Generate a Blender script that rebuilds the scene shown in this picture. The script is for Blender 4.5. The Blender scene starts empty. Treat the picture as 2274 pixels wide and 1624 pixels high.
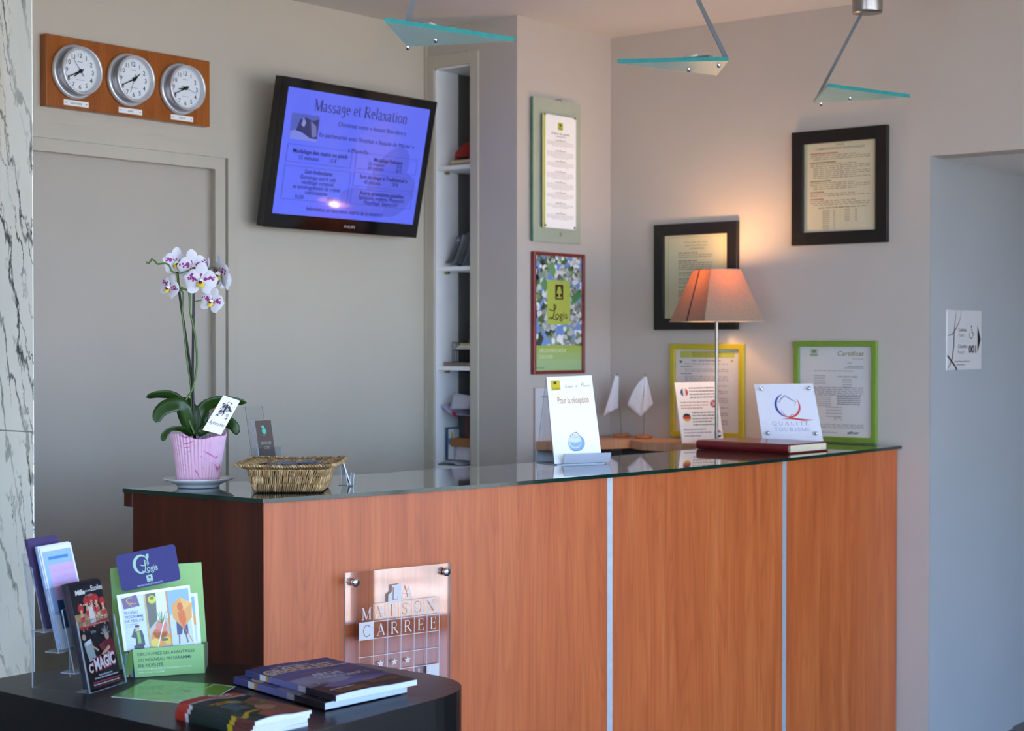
import bpy, math, random
from mathutils import Vector, Matrix
from mathutils.geometry import tessellate_polygon
V = Vector
random.seed(7)
SC = bpy.context.scene
COL = SC.collection

# ------------------------------------------------------------------ camera
F_PX, CX, CY, CAM_H = 3695.0, 1137.0, 812.0, 1.48
YAW, PIT = math.radians(38.77), math.radians(-0.78)
FWD = V((math.cos(YAW)*math.cos(PIT), math.sin(YAW)*math.cos(PIT), math.sin(PIT)))
RGT = V((math.sin(YAW), -math.cos(YAW), 0.0))
UPV = RGT.cross(FWD)
CAM = V((0, 0, CAM_H))
cam_data = bpy.data.cameras.new('camera')
cam = bpy.data.objects.new('camera', cam_data)
COL.objects.link(cam)
cam.location = CAM
cam.rotation_euler = Matrix((RGT, UPV, -FWD)).transposed().to_euler()
cam_data.sensor_fit = 'HORIZONTAL'
cam_data.sensor_width = 36.0
cam_data.lens = F_PX/2274.0*36.0
cam_data.clip_start = 0.05
cam_data.dof.use_dof = True
cam_data.dof.focus_distance = 4.0
cam_data.dof.aperture_fstop = (cam_data.lens/1000.0)/0.011
SC.camera = cam

# ------------------------------------------------------------------ view, world, sun
SC.view_settings.view_transform = 'Standard'
SC.view_settings.look = 'None'
SC.view_settings.gamma = 1.0
SC.view_settings.use_curve_mapping = False
SC.view_settings.exposure = 2.62
SC.cycles.max_bounces = 9
SC.cycles.diffuse_bounces = 5
SC.cycles.glossy_bounces = 4
SC.cycles.transmission_bounces = 6
SC.cycles.transparent_max_bounces = 24
SC.cycles.caustics_reflective = False
SC.cycles.caustics_refractive = False
SC.cycles.sample_clamp_indirect = 6.0
world = bpy.data.worlds.new('sky_world')
SC.world = world
world.use_nodes = True
wn = world.node_tree.nodes
bg = wn['Background']
wtc = wn.new('ShaderNodeTexCoord')
wsp = wn.new('ShaderNodeSeparateXYZ')
wrp = wn.new('ShaderNodeValToRGB')
world.node_tree.links.new(wtc.outputs['Generated'], wsp.inputs[0])
world.node_tree.links.new(wsp.outputs['Z'], wrp.inputs[0])
wrp.color_ramp.elements[0].position = 0.0
wrp.color_ramp.elements[0].color = (0.60, 0.80, 1.14, 1)
wrp.color_ramp.elements[1].position = 0.55
wrp.color_ramp.elements[1].color = (0.20, 0.42, 1.0, 1)
world.node_tree.links.new(wrp.outputs[0], bg.inputs['Color'])
bg.inputs['Strength'].default_value = 1.62
sun_d = bpy.data.lights.new('sun', 'SUN')
sun_d.energy = 4.6
sun_d.color = (1.0, 0.90, 0.74)
sun_d.angle = math.radians(0.6)
sun = bpy.data.objects.new('sun', sun_d)
COL.objects.link(sun)
sun.location = (-6, -8, 8)
sun.rotation_euler = V((-0.82, 0.12, 1.0)).normalized().to_track_quat('Z', 'Y').to_euler()

# ------------------------------------------------------------------ pixels to places in the room
def ray(x, y): return FWD + RGT*((x-CX)/F_PX) - UPV*((y-CY)/F_PX)
def PX(x, y, v): d = ray(x, y); return CAM + d*((v-CAM[0])/d[0])
def PY(x, y, v): d = ray(x, y); return CAM + d*((v-CAM[1])/d[1])
def PZ(x, y, v): d = ray(x, y); return CAM + d*((v-CAM[2])/d[2])
def PD(x, y, depth): return CAM + ray(x, y)*depth
def PL(x, y, p0, n): d = ray(x, y); return CAM + d*((p0-CAM).dot(n)/d.dot(n))

# ------------------------------------------------------------------ materials
def lin(h):
    if isinstance(h, str):
        h = h.lstrip('#')
        c = [int(h[i:i+2], 16)/255 for i in (0, 2, 4)]
    else:
        c = [v/255 for v in h]
    return tuple(v/12.92 if v <= 0.04045 else ((v+0.055)/1.055)**2.4 for v in c)
MATS = {}
def pbr(name, col, rough=0.5, metal=0.0, spec=0.5, coat=0.0, emit=0.0, noise=0.0, nscale=40, bump=0.0, trans=0.0):
    """Principled material with a fine procedural mottling and bump."""
    if name in MATS: return MATS[name]
    m = bpy.data.materials.new(name); m.use_nodes = True
    nt = m.node_tree; b = nt.nodes['Principled BSDF']
    c = lin(col)
    b.inputs['Base Color'].default_value = (*c, 1)
    b.inputs['Roughness'].default_value = rough
    b.inputs['Metallic'].default_value = metal
    b.inputs['Specular IOR Level'].default_value = spec
    b.inputs['Coat Weight'].default_value = coat
    b.inputs['Coat Roughness'].default_value = 0.04
    b.inputs['Transmission Weight'].default_value = trans
    if emit:
        b.inputs['Emission Color'].default_value = (*c, 1)
        b.inputs['Emission Strength'].default_value = emit
    if noise or bump:
        tc = nt.nodes.new('ShaderNodeTexCoord'); n = nt.nodes.new('ShaderNodeTexNoise')
        n.inputs['Scale'].default_value = nscale; n.inputs['Detail'].default_value = 5
        nt.links.new(tc.outputs['Object'], n.inputs['Vector'])
        if noise:
            r = nt.nodes.new('ShaderNodeValToRGB')
            r.color_ramp.elements[0].position = 0.3; r.color_ramp.elements[1].position = 0.7
            r.color_ramp.elements[0].color = (*[v*(1-noise) for v in c], 1)
            r.color_ramp.elements[1].color = (*[min(1, v*(1+noise)) for v in c], 1)
            nt.links.new(n.outputs['Fac'], r.inputs[0]); nt.links.new(r.outputs[0], b.inputs['Base Color'])
        if bump:
            bp = nt.nodes.new('ShaderNodeBump'); bp.inputs['Strength'].default_value = bump; bp.inputs['Distance'].default_value = 0.002
            nt.links.new(n.outputs['Fac'], bp.inputs['Height']); nt.links.new(bp.outputs[0], b.inputs['Normal'])
    MATS[name] = m
    return m
def ink(col, rough=0.45, coat=0.0, spec=0.5):
    """Printed colour."""
    if not isinstance(col, str): col = '%02x%02x%02x' % tuple(col)
    return pbr('ink_%s_%d_%d_%d' % (col, int(rough*100), int(coat*100), int(spec*100)), col, rough, coat=coat, spec=spec)
def glow(col, s=1.0):
    """Lit pixels of the screen behind its glossy cover."""
    return pbr('screen_%s' % (col if isinstance(col, str) else '%02x%02x%02x' % tuple(col)), col, 0.06, emit=s, spec=0.6)
def clear(name, tint=(1, 1, 1), refl=1.0, ior=1.45, rough=0.02, haze=0.0):
    """Clear sheet: transparent body with a Fresnel reflection."""
    if name in MATS: return MATS[name]
    m = bpy.data.materials.new(name); m.use_nodes = True
    nt = m.node_tree; nt.nodes.clear()
    o = nt.nodes.new('ShaderNodeOutputMaterial'); mx = nt.nodes.new('ShaderNodeMixShader')
    t = nt.nodes.new('ShaderNodeBsdfTransparent'); g = nt.nodes.new('ShaderNodeBsdfGlossy')
    fr = nt.nodes.new('ShaderNodeFresnel'); fr.inputs['IOR'].default_value = ior
    mu = nt.nodes.new('ShaderNodeMath'); mu.operation = 'MULTIPLY_ADD'; mu.use_clamp = True
    mu.inputs[1].default_value = refl; mu.inputs[2].default_value = haze
    t.inputs[0].default_value = (*tint, 1); g.inputs['Roughness'].default_value = rough
    gm = nt.nodes.new('ShaderNodeNewGeometry'); iv = nt.nodes.new('ShaderNodeMath'); iv.operation = 'SUBTRACT'; iv.inputs[0].default_value = 1.0
    nt.links.new(gm.outputs['Backfacing'], iv.inputs[1]); fm = nt.nodes.new('ShaderNodeMath'); fm.operation = 'MULTIPLY'
    nt.links.new(fr.outputs[0], fm.inputs[0]); nt.links.new(iv.outputs[0], fm.inputs[1])
    nt.links.new(fm.outputs[0], mu.inputs[0]); nt.links.new(mu.outputs[0], mx.inputs[0])
    nt.links.new(t.outputs[0], mx.inputs[1]); nt.links.new(g.outputs[0], mx.inputs[2]); nt.links.new(mx.outputs[0], o.inputs[0])
    MATS[name] = m
    return m
def nodes_of(name):
    m = bpy.data.materials.new(name); m.use_nodes = True
    MATS[name] = m
    return m, m.node_tree, m.node_tree.nodes['Principled BSDF']
def ramp(nt, src, stops):
    r = nt.nodes.new('ShaderNodeValToRGB'); e = r.color_ramp.elements
    while len(e) < len(stops): e.new(0.5)
    for i, (p, c) in enumerate(stops):
        e[i].position = p; e[i].color = (*c, 1)
    nt.links.new(src, r.inputs[0]); return r.outputs[0]
def mapped(nt, scale, rot=(0, 0, 0), coord='Object'):
    tc = nt.nodes.new('ShaderNodeTexCoord'); mp = nt.nodes.new('ShaderNodeMapping')
    mp.inputs['Scale'].default_value = scale; mp.inputs['Rotation'].default_value = rot
    nt.links.new(tc.outputs[coord], mp.inputs[0]); return mp.outputs[0]
def noise(nt, vec, scale, detail=5, dist=0.0, rough=0.5):
    n = nt.nodes.new('ShaderNodeTexNoise'); n.inputs['Scale'].default_value = scale
    n.inputs['Detail'].default_value = detail; n.inputs['Distortion'].default_value = dist; n.inputs['Roughness'].default_value = rough
    nt.links.new(vec, n.inputs['Vector']); return n.outputs['Fac']
def mixc(nt, fac, a, b, mode='MIX'):
    x = nt.nodes.new('ShaderNodeMix'); x.data_type = 'RGBA'; x.blend_type = mode
    for s, v in ((x.inputs[0], fac), (x.inputs[6], a), (x.inputs[7], b)):
        if hasattr(v, 'is_output'): nt.links.new(v, s)
        elif isinstance(v, (int, float)): s.default_value = v
        else: s.default_value = (*v, 1)
    return x.outputs[2]

def wood(name, dark, mid, light, rough=0.3, coat=0.25, zscale=1.0, rot=(0, 0, 0), strength=1.0):
    m, nt, b = nodes_of(name)
    vec = mapped(nt, (9, 9, 0.55*zscale), rot)
    n1 = noise(nt, vec, 2.2, 3, 0.8)
    # flame figure: contour lines of a field drawn out along the grain
    fld = noise(nt, mapped(nt, (6.0, 6.0, 0.50*zscale), rot), 1.6, 1.5, 0.35)
    ml = nt.nodes.new('ShaderNodeMath'); ml.operation = 'MULTIPLY'; ml.inputs[1].default_value = 17.0; nt.links.new(fld, ml.inputs[0])
    fc = nt.nodes.new('ShaderNodeMath'); fc.operation = 'FRACT'; nt.links.new(ml.outputs[0], fc.inputs[0])
    fine = noise(nt, mapped(nt, (90, 90, 2.0*zscale), rot), 2.0, 6)
    c1 = ramp(nt, n1, [(0.25, lin(dark)), (0.5, lin(mid)), (0.75, lin(light))])
    c2 = ramp(nt, fc.outputs[0], [(0.0, (1.0, 1.0, 1.0)), (0.50, (0.98, 0.97, 0.96)), (0.86, (0.80, 0.76, 0.72)), (0.97, (0.97, 0.96, 0.95))])
    c3 = mixc(nt, 0.62*strength, c1, c2, 'MULTIPLY')
    c4 = ramp(nt, fine, [(0.3, (0.86, 0.84, 0.83)), (0.65, (1.08, 1.08, 1.08))])
    nt.links.new(mixc(nt, 0.8, c3, c4, 'MULTIPLY'), b.inputs['Base Color'])
    b.inputs['Roughness'].default_value = rough
    b.inputs['Coat Weight'].default_value = coat; b.inputs['Coat Roughness'].default_value = 0.22; b.inputs['Specular IOR Level'].default_value = 0.35
    return m

# ------------------------------------------------------------------ mesh building
class MB:
    def __init__(s): s.v = []; s.f = []; s.m = []; s.mats = []; s.sm = []
    def mi(s, mat):
        if mat not in s.mats: s.mats.append(mat)
        return s.mats.index(mat)
    def add(s, vs, fs, mat, smooth=False):
        o = len(s.v); k = s.mi(mat)
        s.v += [V(v) for v in vs]
        for f in fs:
            s.f.append([o+i for i in f]); s.m.append(k); s.sm.append(smooth)
        return s
    def box(s, lo, hi, mat):
        x0, y0, z0 = lo; x1, y1, z1 = hi
        p = [(x0,y0,z0),(x1,y0,z0),(x1,y1,z0),(x0,y1,z0),(x0,y0,z1),(x1,y0,z1),(x1,y1,z1),(x0,y1,z1)]
        return s.add(p, [(0,3,2,1),(4,5,6,7),(0,1,5,4),(1,2,6,5),(2,3,7,6),(3,0,4,7)], mat)
    def obox(s, c, ax, ay, az, mat):
        """box about centre c with half-axis vectors"""
        c, ax, ay, az = V(c), V(ax), V(ay), V(az)
        p = [c-ax-ay-az, c+ax-ay-az, c+ax+ay-az, c-ax+ay-az, c-ax-ay+az, c+ax-ay+az, c+ax+ay+az, c-ax+ay+az]
        return s.add(p, [(0,3,2,1),(4,5,6,7),(0,1,5,4),(1,2,6,5),(2,3,7,6),(3,0,4,7)], mat)
    def slab(s, q, n, t, mat, edge=None):
        """polygon q (points) given thickness t along -n"""
        q = [V(p) for p in q]; n = V(n).normalized()*t; k = len(q)
        tri = tessellate_polygon([q])
        s.add(q, tri, mat); s.add([p-n for p in q], [t_[::-1] for t_ in tri], mat)
        s.add(q+[p-n for p in q], [(i, (i+1) % k, k+(i+1) % k, k+i) for i in range(k)], edge or mat)
        return s
    def tube(s, pts, r, mat, seg=8, caps=True, smooth=True):
        pts = [V(p) for p in pts]; n = len(pts)
        rs = r if isinstance(r, (list, tuple)) else [r]*n
        vs = []; fs = []
        ref = None
        for i, p in enumerate(pts):
            t = (pts[min(i+1, n-1)]-pts[max(i-1, 0)]).normalized()
            if ref is None: ref = t.orthogonal().normalized()
            ref = (ref - t*ref.dot(t)).normalized(); b = t.cross(ref)
            for k in range(seg):
                a = 2*math.pi*k/seg
                vs.append(p + (ref*math.cos(a)+b*math.sin(a))*rs[i])
        for i in range(n-1):
            for k in range(seg):
                fs.append((i*seg+k, i*seg+(k+1) % seg, (i+1)*seg+(k+1) % seg, (i+1)*seg+k))
        if caps: fs += [tuple(range(seg))[::-1], tuple((n-1)*seg+k for k in range(seg))]
        return s.add(vs, fs, mat, smooth)
    def lathe(s, prof, c, mat, axis=V((0, 0, 1)), seg=40, smooth=True, rib=None):
        """prof: list of (radius, height along axis)"""
        axis = V(axis).normalized(); u = axis.orthogonal().normalized()
        if abs(axis.z) > 0.9: u = V((1, 0, 0))
        w = axis.cross(u); vs = []; fs = []; c = V(c)
        for (r, h) in prof:
            for k in range(seg):
                a = 2*math.pi*k/seg; rr = r*(rib(k, h) if rib else 1)
                vs.append(c + axis*h + (u*math.cos(a)+w*math.sin(a))*rr)
        for i in range(len(prof)-1):
            for k in range(seg):
                fs.append((i*seg+k, i*seg+(k+1) % seg, (i+1)*seg+(k+1) % seg, (i+1)*seg+k))
        return s.add(vs, fs, mat, smooth)
    def grid(s, fn, nu, nv, mat, smooth=True):
        vs = [fn(i/nu, j/nv) for j in range(nv+1) for i in range(nu+1)]
        fs = [(j*(nu+1)+i, j*(nu+1)+i+1, (j+1)*(nu+1)+i+1, (j+1)*(nu+1)+i) for j in range(nv) for i in range(nu)]
        return s.add(vs, fs, mat, smooth)
    def build(s, name, parent=None, bevel=0.0, solid=0.0, origin=None, local=False, subsurf=0):
        me = bpy.data.meshes.new(name)
        if origin is None and parent is not None and not local:
            off = V((0, 0, 0)); p = parent
            while p is not None: off += p.location; p = p.parent
        elif parent is not None or local: off = V((0, 0, 0))
        else:
            if origin is None:
                xs = [v.x for v in s.v]; ys = [v.y for v in s.v]; zs = [v.z for v in s.v]
                origin = V(((min(xs)+max(xs))/2, (min(ys)+max(ys))/2, min(zs)))
            off = V(origin)
        me.from_pydata([tuple(v-off) for v in s.v], [], s.f)
        for m in s.mats: me.materials.append(m)
        me.polygons.foreach_set('material_index', s.m)
        me.polygons.foreach_set('use_smooth', s.sm)
        me.update()
        o = bpy.data.objects.new(name, me); COL.objects.link(o)
        if parent is not None: o.parent = parent
        else: o.location = off
        if solid:
            md = o.modifiers.new('solid', 'SOLIDIFY'); md.thickness = solid; md.offset = 0
        if bevel:
            md = o.modifiers.new('bevel', 'BEVEL'); md.width = bevel; md.segments = 2; md.limit_method = 'ANGLE'; md.angle_limit = math.radians(40)
        if subsurf:
            md = o.modifiers.new('sub', 'SUBSURF'); md.levels = subsurf; md.render_levels = subsurf
        return o
def tag(o, label=None, cat=None, group=None, kind=None):
    if label: o['label'] = label
    if cat: o['category'] = cat
    if group: o['group'] = group
    if kind: o['kind'] = kind
    return o
def thing(name, label, cat, loc=(0, 0, 0), rotz=0.0, group=None):
    o = bpy.data.objects.new(name, None); COL.objects.link(o)
    o.empty_display_size = 0.05; o.location = loc; o.rotation_euler = (0, 0, rotz)
    return tag(o, label, cat, group)
def struct(name, mb, **k): return tag(mb.build(name, **k), kind='structure')
def children_of(o): return [c for c in bpy.data.objects if c.parent == o]
def dup(o, parent=None, label=None, loc=None, rotz=None):
    c = o.copy(); COL.objects.link(c)
    if parent is not None: c.parent = parent
    if label: c['label'] = label
    if loc is not None: c.location = loc
    if rotz is not None: c.rotation_euler = (0, 0, rotz)
    for ch in children_of(o): dup(ch, c)
    return c

# ------------------------------------------------------------------ flat lettering and printing
_tc = bpy.data.curves.new('t', 'FONT'); _tc.resolution_u = 3
_to = bpy.data.objects.new('t', _tc); COL.objects.link(_to)
_gl = {}
def glyphs(s, bold=0.0):
    """triangles of a line of lettering, cap height 1, left at 0, baseline 0 (shear and fit are applied later)"""
    if bold < .05 and len(s) > 5: bold = min(bold, .010)
    if (s, bold) in _gl: return _gl[(s, bold)]
    _tc.body = s; _tc.offset = bold; _tc.fill_mode = 'BOTH'; _tc.dimensions = '2D'
    bpy.context.view_layer.update()
    me = _to.evaluated_get(bpy.context.evaluated_depsgraph_get()).to_mesh()
    H = 0.7
    vs = [(v.co.x/H, v.co.y/H) for v in me.vertices]; fs = [tuple(p.vertices) for p in me.polygons]
    _to.evaluated_get(bpy.context.evaluated_depsgraph_get()).to_mesh_clear()
    if vs:
        x0 = min(v[0] for v in vs); vs = [(x-x0, y) for x, y in vs]
    w = max(v[0] for v in vs) if vs else 0.0
    _gl[(s, bold)] = (vs, fs, w)
    return _gl[(s, bold)]
SER = {}   # serif capitals and small letters: strokes (points, width) in a box, cap height 1
def _arc(cx, cy, rx, ry, a0, a1, n=14): return [(cx+rx*math.cos(math.radians(a0+(a1-a0)*i/n)), cy+ry*math.sin(math.radians(a0+(a1-a0)*i/n))) for i in range(n+1)]
K, T_ = 0.13, 0.045
def sf(x, y, w=0.13): return ([(x-w, y), (x+w, y)], 0.04)
SER['M'] = (1.0, [([(.14,.02),(.16,.98)],T_),([(.14,.98),(.5,.03)],K),([(.5,.03),(.84,.98)],T_),([(.84,.02),(.84,.98)],K),sf(.14,.02),sf(.84,.02),sf(.1,.98,.1),sf(.9,.98,.1)])
SER['A'] = (.86, [([(.12,.02),(.44,.98)],T_),([(.42,.98),(.76,.02)],K),([(.22,.34),(.64,.34)],T_),sf(.11,.02),sf(.76,.02)])
SER['I'] = (.42, [([(.21,.02),(.21,.98)],K),sf(.21,.02),sf(.21,.98)])
SER['S'] = (.62, [(_arc(.31,.74,.2,.22,20,270)+_arc(.31,.26,.22,.24,90,-160)[1:],.085),([(.52,.98),(.52,.72)],T_),([(.08,.02),(.08,.28)],T_)])
SER['O'] = (.92, [(_arc(.46,.5,.36,.47,0,360,28),.09)])
SER['N'] = (.92, [([(.14,.02),(.14,.98)],T_),([(.14,.98),(.78,.03)],K),([(.78,.03),(.78,.98)],T_),sf(.14,.02),sf(.1,.98,.1),sf(.78,.98)])
SER['C'] = (.8, [(_arc(.46,.5,.36,.47,40,320,24),.09),([(.74,.98),(.74,.7)],T_),([(.74,.3),(.74,.12)],T_)])
SER['R'] = (.84, [([(.18,.02),(.18,.98)],K),([(.18,.97),(.4,.97)]+_arc(.4,.74,.22,.23,90,-90)+[(.18,.5)],.07),([(.38,.5),(.76,.02)],K*.9),sf(.18,.02),sf(.12,.98,.08),sf(.78,.02,.07)])
SER['E'] = (.72, [([(.18,.02),(.18,.98)],K),([(.08,.98),(.6,.98)],T_),([(.18,.52),(.5,.52)],T_),([(.08,.02),(.64,.02)],T_),([(.6,.98),(.6,.78)],T_),([(.64,.02),(.64,.24)],T_),([(.5,.42),(.5,.62)],T_)])
SER['L'] = (.7, [([(.18,.02),(.18,.98)],K),sf(.18,.98),([(.08,.02),(.62,.02)],T_),([(.62,.02),(.62,.26)],T_)])
SER['H'] = (.94, [([(.18,.02),(.18,.98)],K),([(.76,.02),(.76,.98)],K),([(.18,.51),(.76,.51)],T_),sf(.18,.02),sf(.18,.98),sf(.76,.02),sf(.76,.98)])
SER['T'] = (.8, [([(.4,.02),(.4,.98)],K),([(.06,.98),(.74,.98)],T_),([(.06,.98),(.06,.76)],T_),([(.74,.98),(.74,.76)],T_),sf(.4,.02)])
SER['U'] = (.9, [([(.16,.98),(.16,.34)]+_arc(.45,.34,.29,.32,180,360)+[(.74,.98)],.085),sf(.16,.98),sf(.74,.98)])
SER['Q'] = (.92, [(_arc(.46,.5,.36,.47,0,360,28),.09),([(.5,.06),(.7,-.14),(.96,-.2)],.07)])
SER['\u00c9'] = (.72, SER['E'][1]+[([(.3,1.08),(.5,1.24)],.07)])
SER['a'] = (.56, [([(.1,.56),(.16,.66),(.28,.68),(.38,.6),(.38,.1),(.46,.02),(.54,.06)],.09),(_arc(.24,.19,.16,.16,70,330),.08)])
SER['s'] = (.5, [(_arc(.24,.5,.14,.15,30,270)+_arc(.24,.18,.16,.16,90,-150)[1:],.08)])
SER['g'] = (.58, [(_arc(.27,.44,.18,.22,0,360,20),.08),([(.45,.66),(.45,-.05)]+_arc(.28,-.08,.17,.16,0,-150),.08)])
SER['e'] = (.54, [([(.1,.38),(.44,.38)]+_arc(.27,.36,.18,.3,5,300),.08)])
SER['t'] = (.4, [([(.18,.86),(.18,.12),(.28,.02),(.36,.08)],.09),([(.04,.64),(.34,.64)],T_)])
SER['R_'] = SER['R']
SER['l'] = (.34, [([(.17,.02),(.17,1.02)],.1),sf(.17,.02,.11),([(.06,1.0),(.17,1.02)],.04)])
SER['x'] = (.58, [([(.1,.66),(.46,.02)],.1),([(.44,.66),(.1,.02)],T_),sf(.1,.66,.08),sf(.45,.66,.08),sf(.1,.02,.08),sf(.46,.02,.08)])
SER['i'] = (.34, [([(.17,.02),(.17,.66)],.1),sf(.17,.02,.11),([(.06,.65),(.17,.66)],.04),([(.12,.88),(.22,.88)],.1)])
SER['o'] = (.6, [(_arc(.3,.34,.21,.32,0,360,22),.08)])
SER['n'] = (.64, [([(.16,.02),(.16,.66)],.1),([(.16,.5),(.26,.64),(.4,.66),(.48,.54),(.48,.02)],.09),sf(.16,.02,.1),sf(.48,.02,.1),([(.06,.65),(.16,.66)],.04)])
SER[' '] = (.34, [])

class Print:
    """A printed sheet: flat shapes laid in thin layers on the four-cornered face TL, TR, BR, BL, drawn in U x W units, y down."""
    def __init__(s, q, U=100, W=100, mb=None, step=0.00012, n=None):
        s.q = [V(p) for p in q]; s.U = U; s.W = W; s.mb = mb or MB(); s.k = 0
        s.n = V(n).normalized() if n else (s.q[3]-s.q[0]).cross(s.q[1]-s.q[0]).normalized()
        s.step = step; s.layer = 1; s.rough = 0.45; s.coat = 0.0; s.emit = None; s.spec = 0.4; s.dim = 0.85
    def P(s, x, y):
        u, v = x/s.U, y/s.W; q = s.q
        p = q[0]*(1-u)*(1-v)+q[1]*u*(1-v)+q[2]*u*v+q[3]*(1-u)*v
        return p + s.n*s.step*s.layer
    def up(s, k=1): s.layer += k; return s
    def M(s, c):
        if not isinstance(c, (str, tuple, list)): return c
        if s.emit is not None: return glow(c, s.emit)
        if s.dim != 1.0:
            if isinstance(c, str): c = [int(c[i:i+2], 16) for i in (0, 2, 4)]
            c = [int(round(255*(((v/255)**2.2*s.dim)**(1/2.2)))) for v in c]
        return ink(c, s.rough, s.coat, s.spec)
    def poly(s, pts, c):
        pts = [(x, y) for x, y in pts]
        tri = tessellate_polygon([[V((x, y, 0)) for x, y in pts]])
        s.mb.add([s.P(x, y) for x, y in pts], tri, s.M(c)); return s
    def rect(s, x0, y0, x1, y1, c): return s.poly([(x0, y0), (x1, y0), (x1, y1), (x0, y1)], c)
    def rrect(s, x0, y0, x1, y1, r, c):
        pts = []
        for cx, cy, a in ((x1-r, y0+r, -90), (x1-r, y1-r, 0), (x0+r, y1-r, 90), (x0+r, y0+r, 180)):
            pts += _arc(cx, cy, r, r, a, a+90, 6)
        return s.poly(pts, c)
    def disc(s, x, y, rx, c, ry=None, n=20, rot=0):
        ry = rx if ry is None else ry; ca, sa = math.cos(math.radians(rot)), math.sin(math.radians(rot))
        return s.poly([(x+a*ca-b*sa, y+a*sa+b*ca) for a, b in [(rx*math.cos(2*math.pi*i/n), ry*math.sin(2*math.pi*i/n)) for i in range(n)]], c)
    def line(s, pts, w, c, taper=False):
        n = len(pts); L = []; R = []
        for i, (x, y) in enumerate(pts):
            a = pts[max(0, i-1)]; b = pts[min(n-1, i+1)]
            dx, dy = b[0]-a[0], b[1]-a[1]; d = math.hypot(dx, dy) or 1
            h = w/2*((math.sin(math.pi*(i+.35)/(n-.3))*.9+.12) if taper else 1)
            L.append((x-dy/d*h, y+dx/d*h)); R.append((x+dy/d*h, y-dx/d*h))
        for i in range(n-1):
            s.mb.add([s.P(*L[i]), s.P(*L[i+1]), s.P(*R[i+1]), s.P(*R[i])], [(0, 1, 2, 3)], s.M(c))
        return s
    def frame(s, x0, y0, x1, y1, w, c):
        s.rect(x0, y0, x1, y0+w, c); s.rect(x0, y1-w, x1, y1, c); s.rect(x0, y0, x0+w, y1, c); s.rect(x1-w, y0, x1, y1, c); return s
    def text(s, t, x, y, h, c, w=None, al='l', bold=0.0, shear=0.0, rot=0.0, xs=1.0):
        """baseline at y, cap height h; w fits the width"""
        vs, fs, gw = glyphs(t, bold)
        if not vs: return s
        k = (w/gw/h if w else xs*s._ar()); tw = gw*h*k
        x0 = x-(tw/2 if al == 'c' else tw if al == 'r' else 0)
        ca, sa = math.cos(math.radians(rot)), math.sin(math.radians(rot))
        out = []
        for a, b in vs:
            px = (a+shear*b)*h*k; py = -b*h
            out.append(s.P(x0+px*ca-py*sa, y+px*sa+py*ca))
        s.mb.add(out, fs, s.M(c)); return s
    def _ar(s):
        a = (s.q[1]-s.q[0]).length/s.U; b = (s.q[3]-s.q[0]).length/s.W
        return b/a
    def serif(s, t, x, y, h, c, w=None, al='l', sp=0.0):
        adv = [SER[ch][0]+sp for ch in t]; tot = sum(adv)
        k = (w/tot) if w else h*s._ar(); x0 = x-(tot*k/2 if al == 'c' else tot*k if al == 'r' else 0)
        for ch, a in zip(t, adv):
            for pts, lw in SER[ch][1]:
                s.line([(x0+px*k, y-py*h) for px, py in pts], lw*max(min(h, k), .8*h), c)
            x0 += a*k
        return s
    def grey(s, x0, x1, y, h, c, seed=0, fill=1.0, al='l'):
        """a line of print too small to read: word-long dashes"""
        r = random.Random(seed); end = x0+(x1-x0)*fill
        x = x0 if al == 'l' else x0+(x1-end)/2
        stop = end if al == 'l' else x+(end-x0)
        while x < stop:
            w = min((x1-x0)*r.uniform(.04, .13), stop-x)
            s.rect(x, y, x+w, y+h, c); x += w+(x1-x0)*.018
        return s
def sheet(q, t, mat, mb=None, n=None, edge=None):
    """a flat four-cornered board of thickness t behind its front face q (TL, TR, BR, BL)"""
    mb = mb or MB(); q = [V(p) for p in q]
    nn = V(n) if n else (q[3]-q[0]).cross(q[1]-q[0])
    mb.slab(q, nn, t, mat, edge); return mb
def up_quad(q4, z0, lean_to, lean):
    """four pixel corners TL,TR,BR,BL of a board standing on height z0; its plane holds the bottom edge and leans"""
    br = PZ(*q4[2], z0); bl = PZ(*q4[3], z0)
    e = (br-bl).normalized(); back = V(lean_to) - e*V(lean_to).dot(e); back.z = 0; back.normalize()
    upd = V((0, 0, 1))*math.cos(lean)+back*math.sin(lean)
    n = e.cross(upd).normalized()
    return [PL(*q4[0], bl, n), PL(*q4[1], bl, n), br, bl]
# ------------------------------------------------------------------ shared materials
WALL = pbr('wall_paint', 'bcb2a7', 0.75, noise=0.02, nscale=3, bump=0.08)
WALLL = pbr('wall_paint_left', 'c1b9a8', 0.75, noise=0.02, nscale=3, bump=0.08)
CEIL = pbr('ceiling_paint', 'dfd9d5', 0.8, noise=0.02, nscale=2)
TRIM = pbr('trim_paint', 'beb6a5', 0.45, noise=0.015, nscale=6)
DOORP = pbr('door_paint', 'b6ad9f', 0.4, noise=0.015, nscale=5)
SHELFW = pbr('white_laminate', 'f4f5f5', 0.5, noise=0.02, nscale=10)
FLOORM = pbr('floor_tile', '5e564c', 0.4, noise=0.12, nscale=4)
CHROME = pbr('chrome', 'd8d8d8', 0.12, 1.0, noise=0.02)
STEEL = pbr('brushed_steel', 'a8a49e', 0.32, 1.0, noise=0.06, nscale=120)
ALU = pbr('aluminium', 'c4ccd0', 0.38, 0.6, noise=0.05, nscale=60)
WHITE = pbr('white_card', 'f2f2f0', 0.5, noise=0.015)
PAPER = pbr('paper_edges', 'eceef2', 0.7, noise=0.05, nscale=300)
COUNTER = wood('cherry_laminate', 'a24e22', 'b15928', 'bb6633', 0.40, 0.10)
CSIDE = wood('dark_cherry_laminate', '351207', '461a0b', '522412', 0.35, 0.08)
DESKW = wood('beech_laminate', 'c58d66', 'd19a72', 'dba880', 0.4, 0.1, rot=(math.pi/2, 0, 0))
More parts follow.
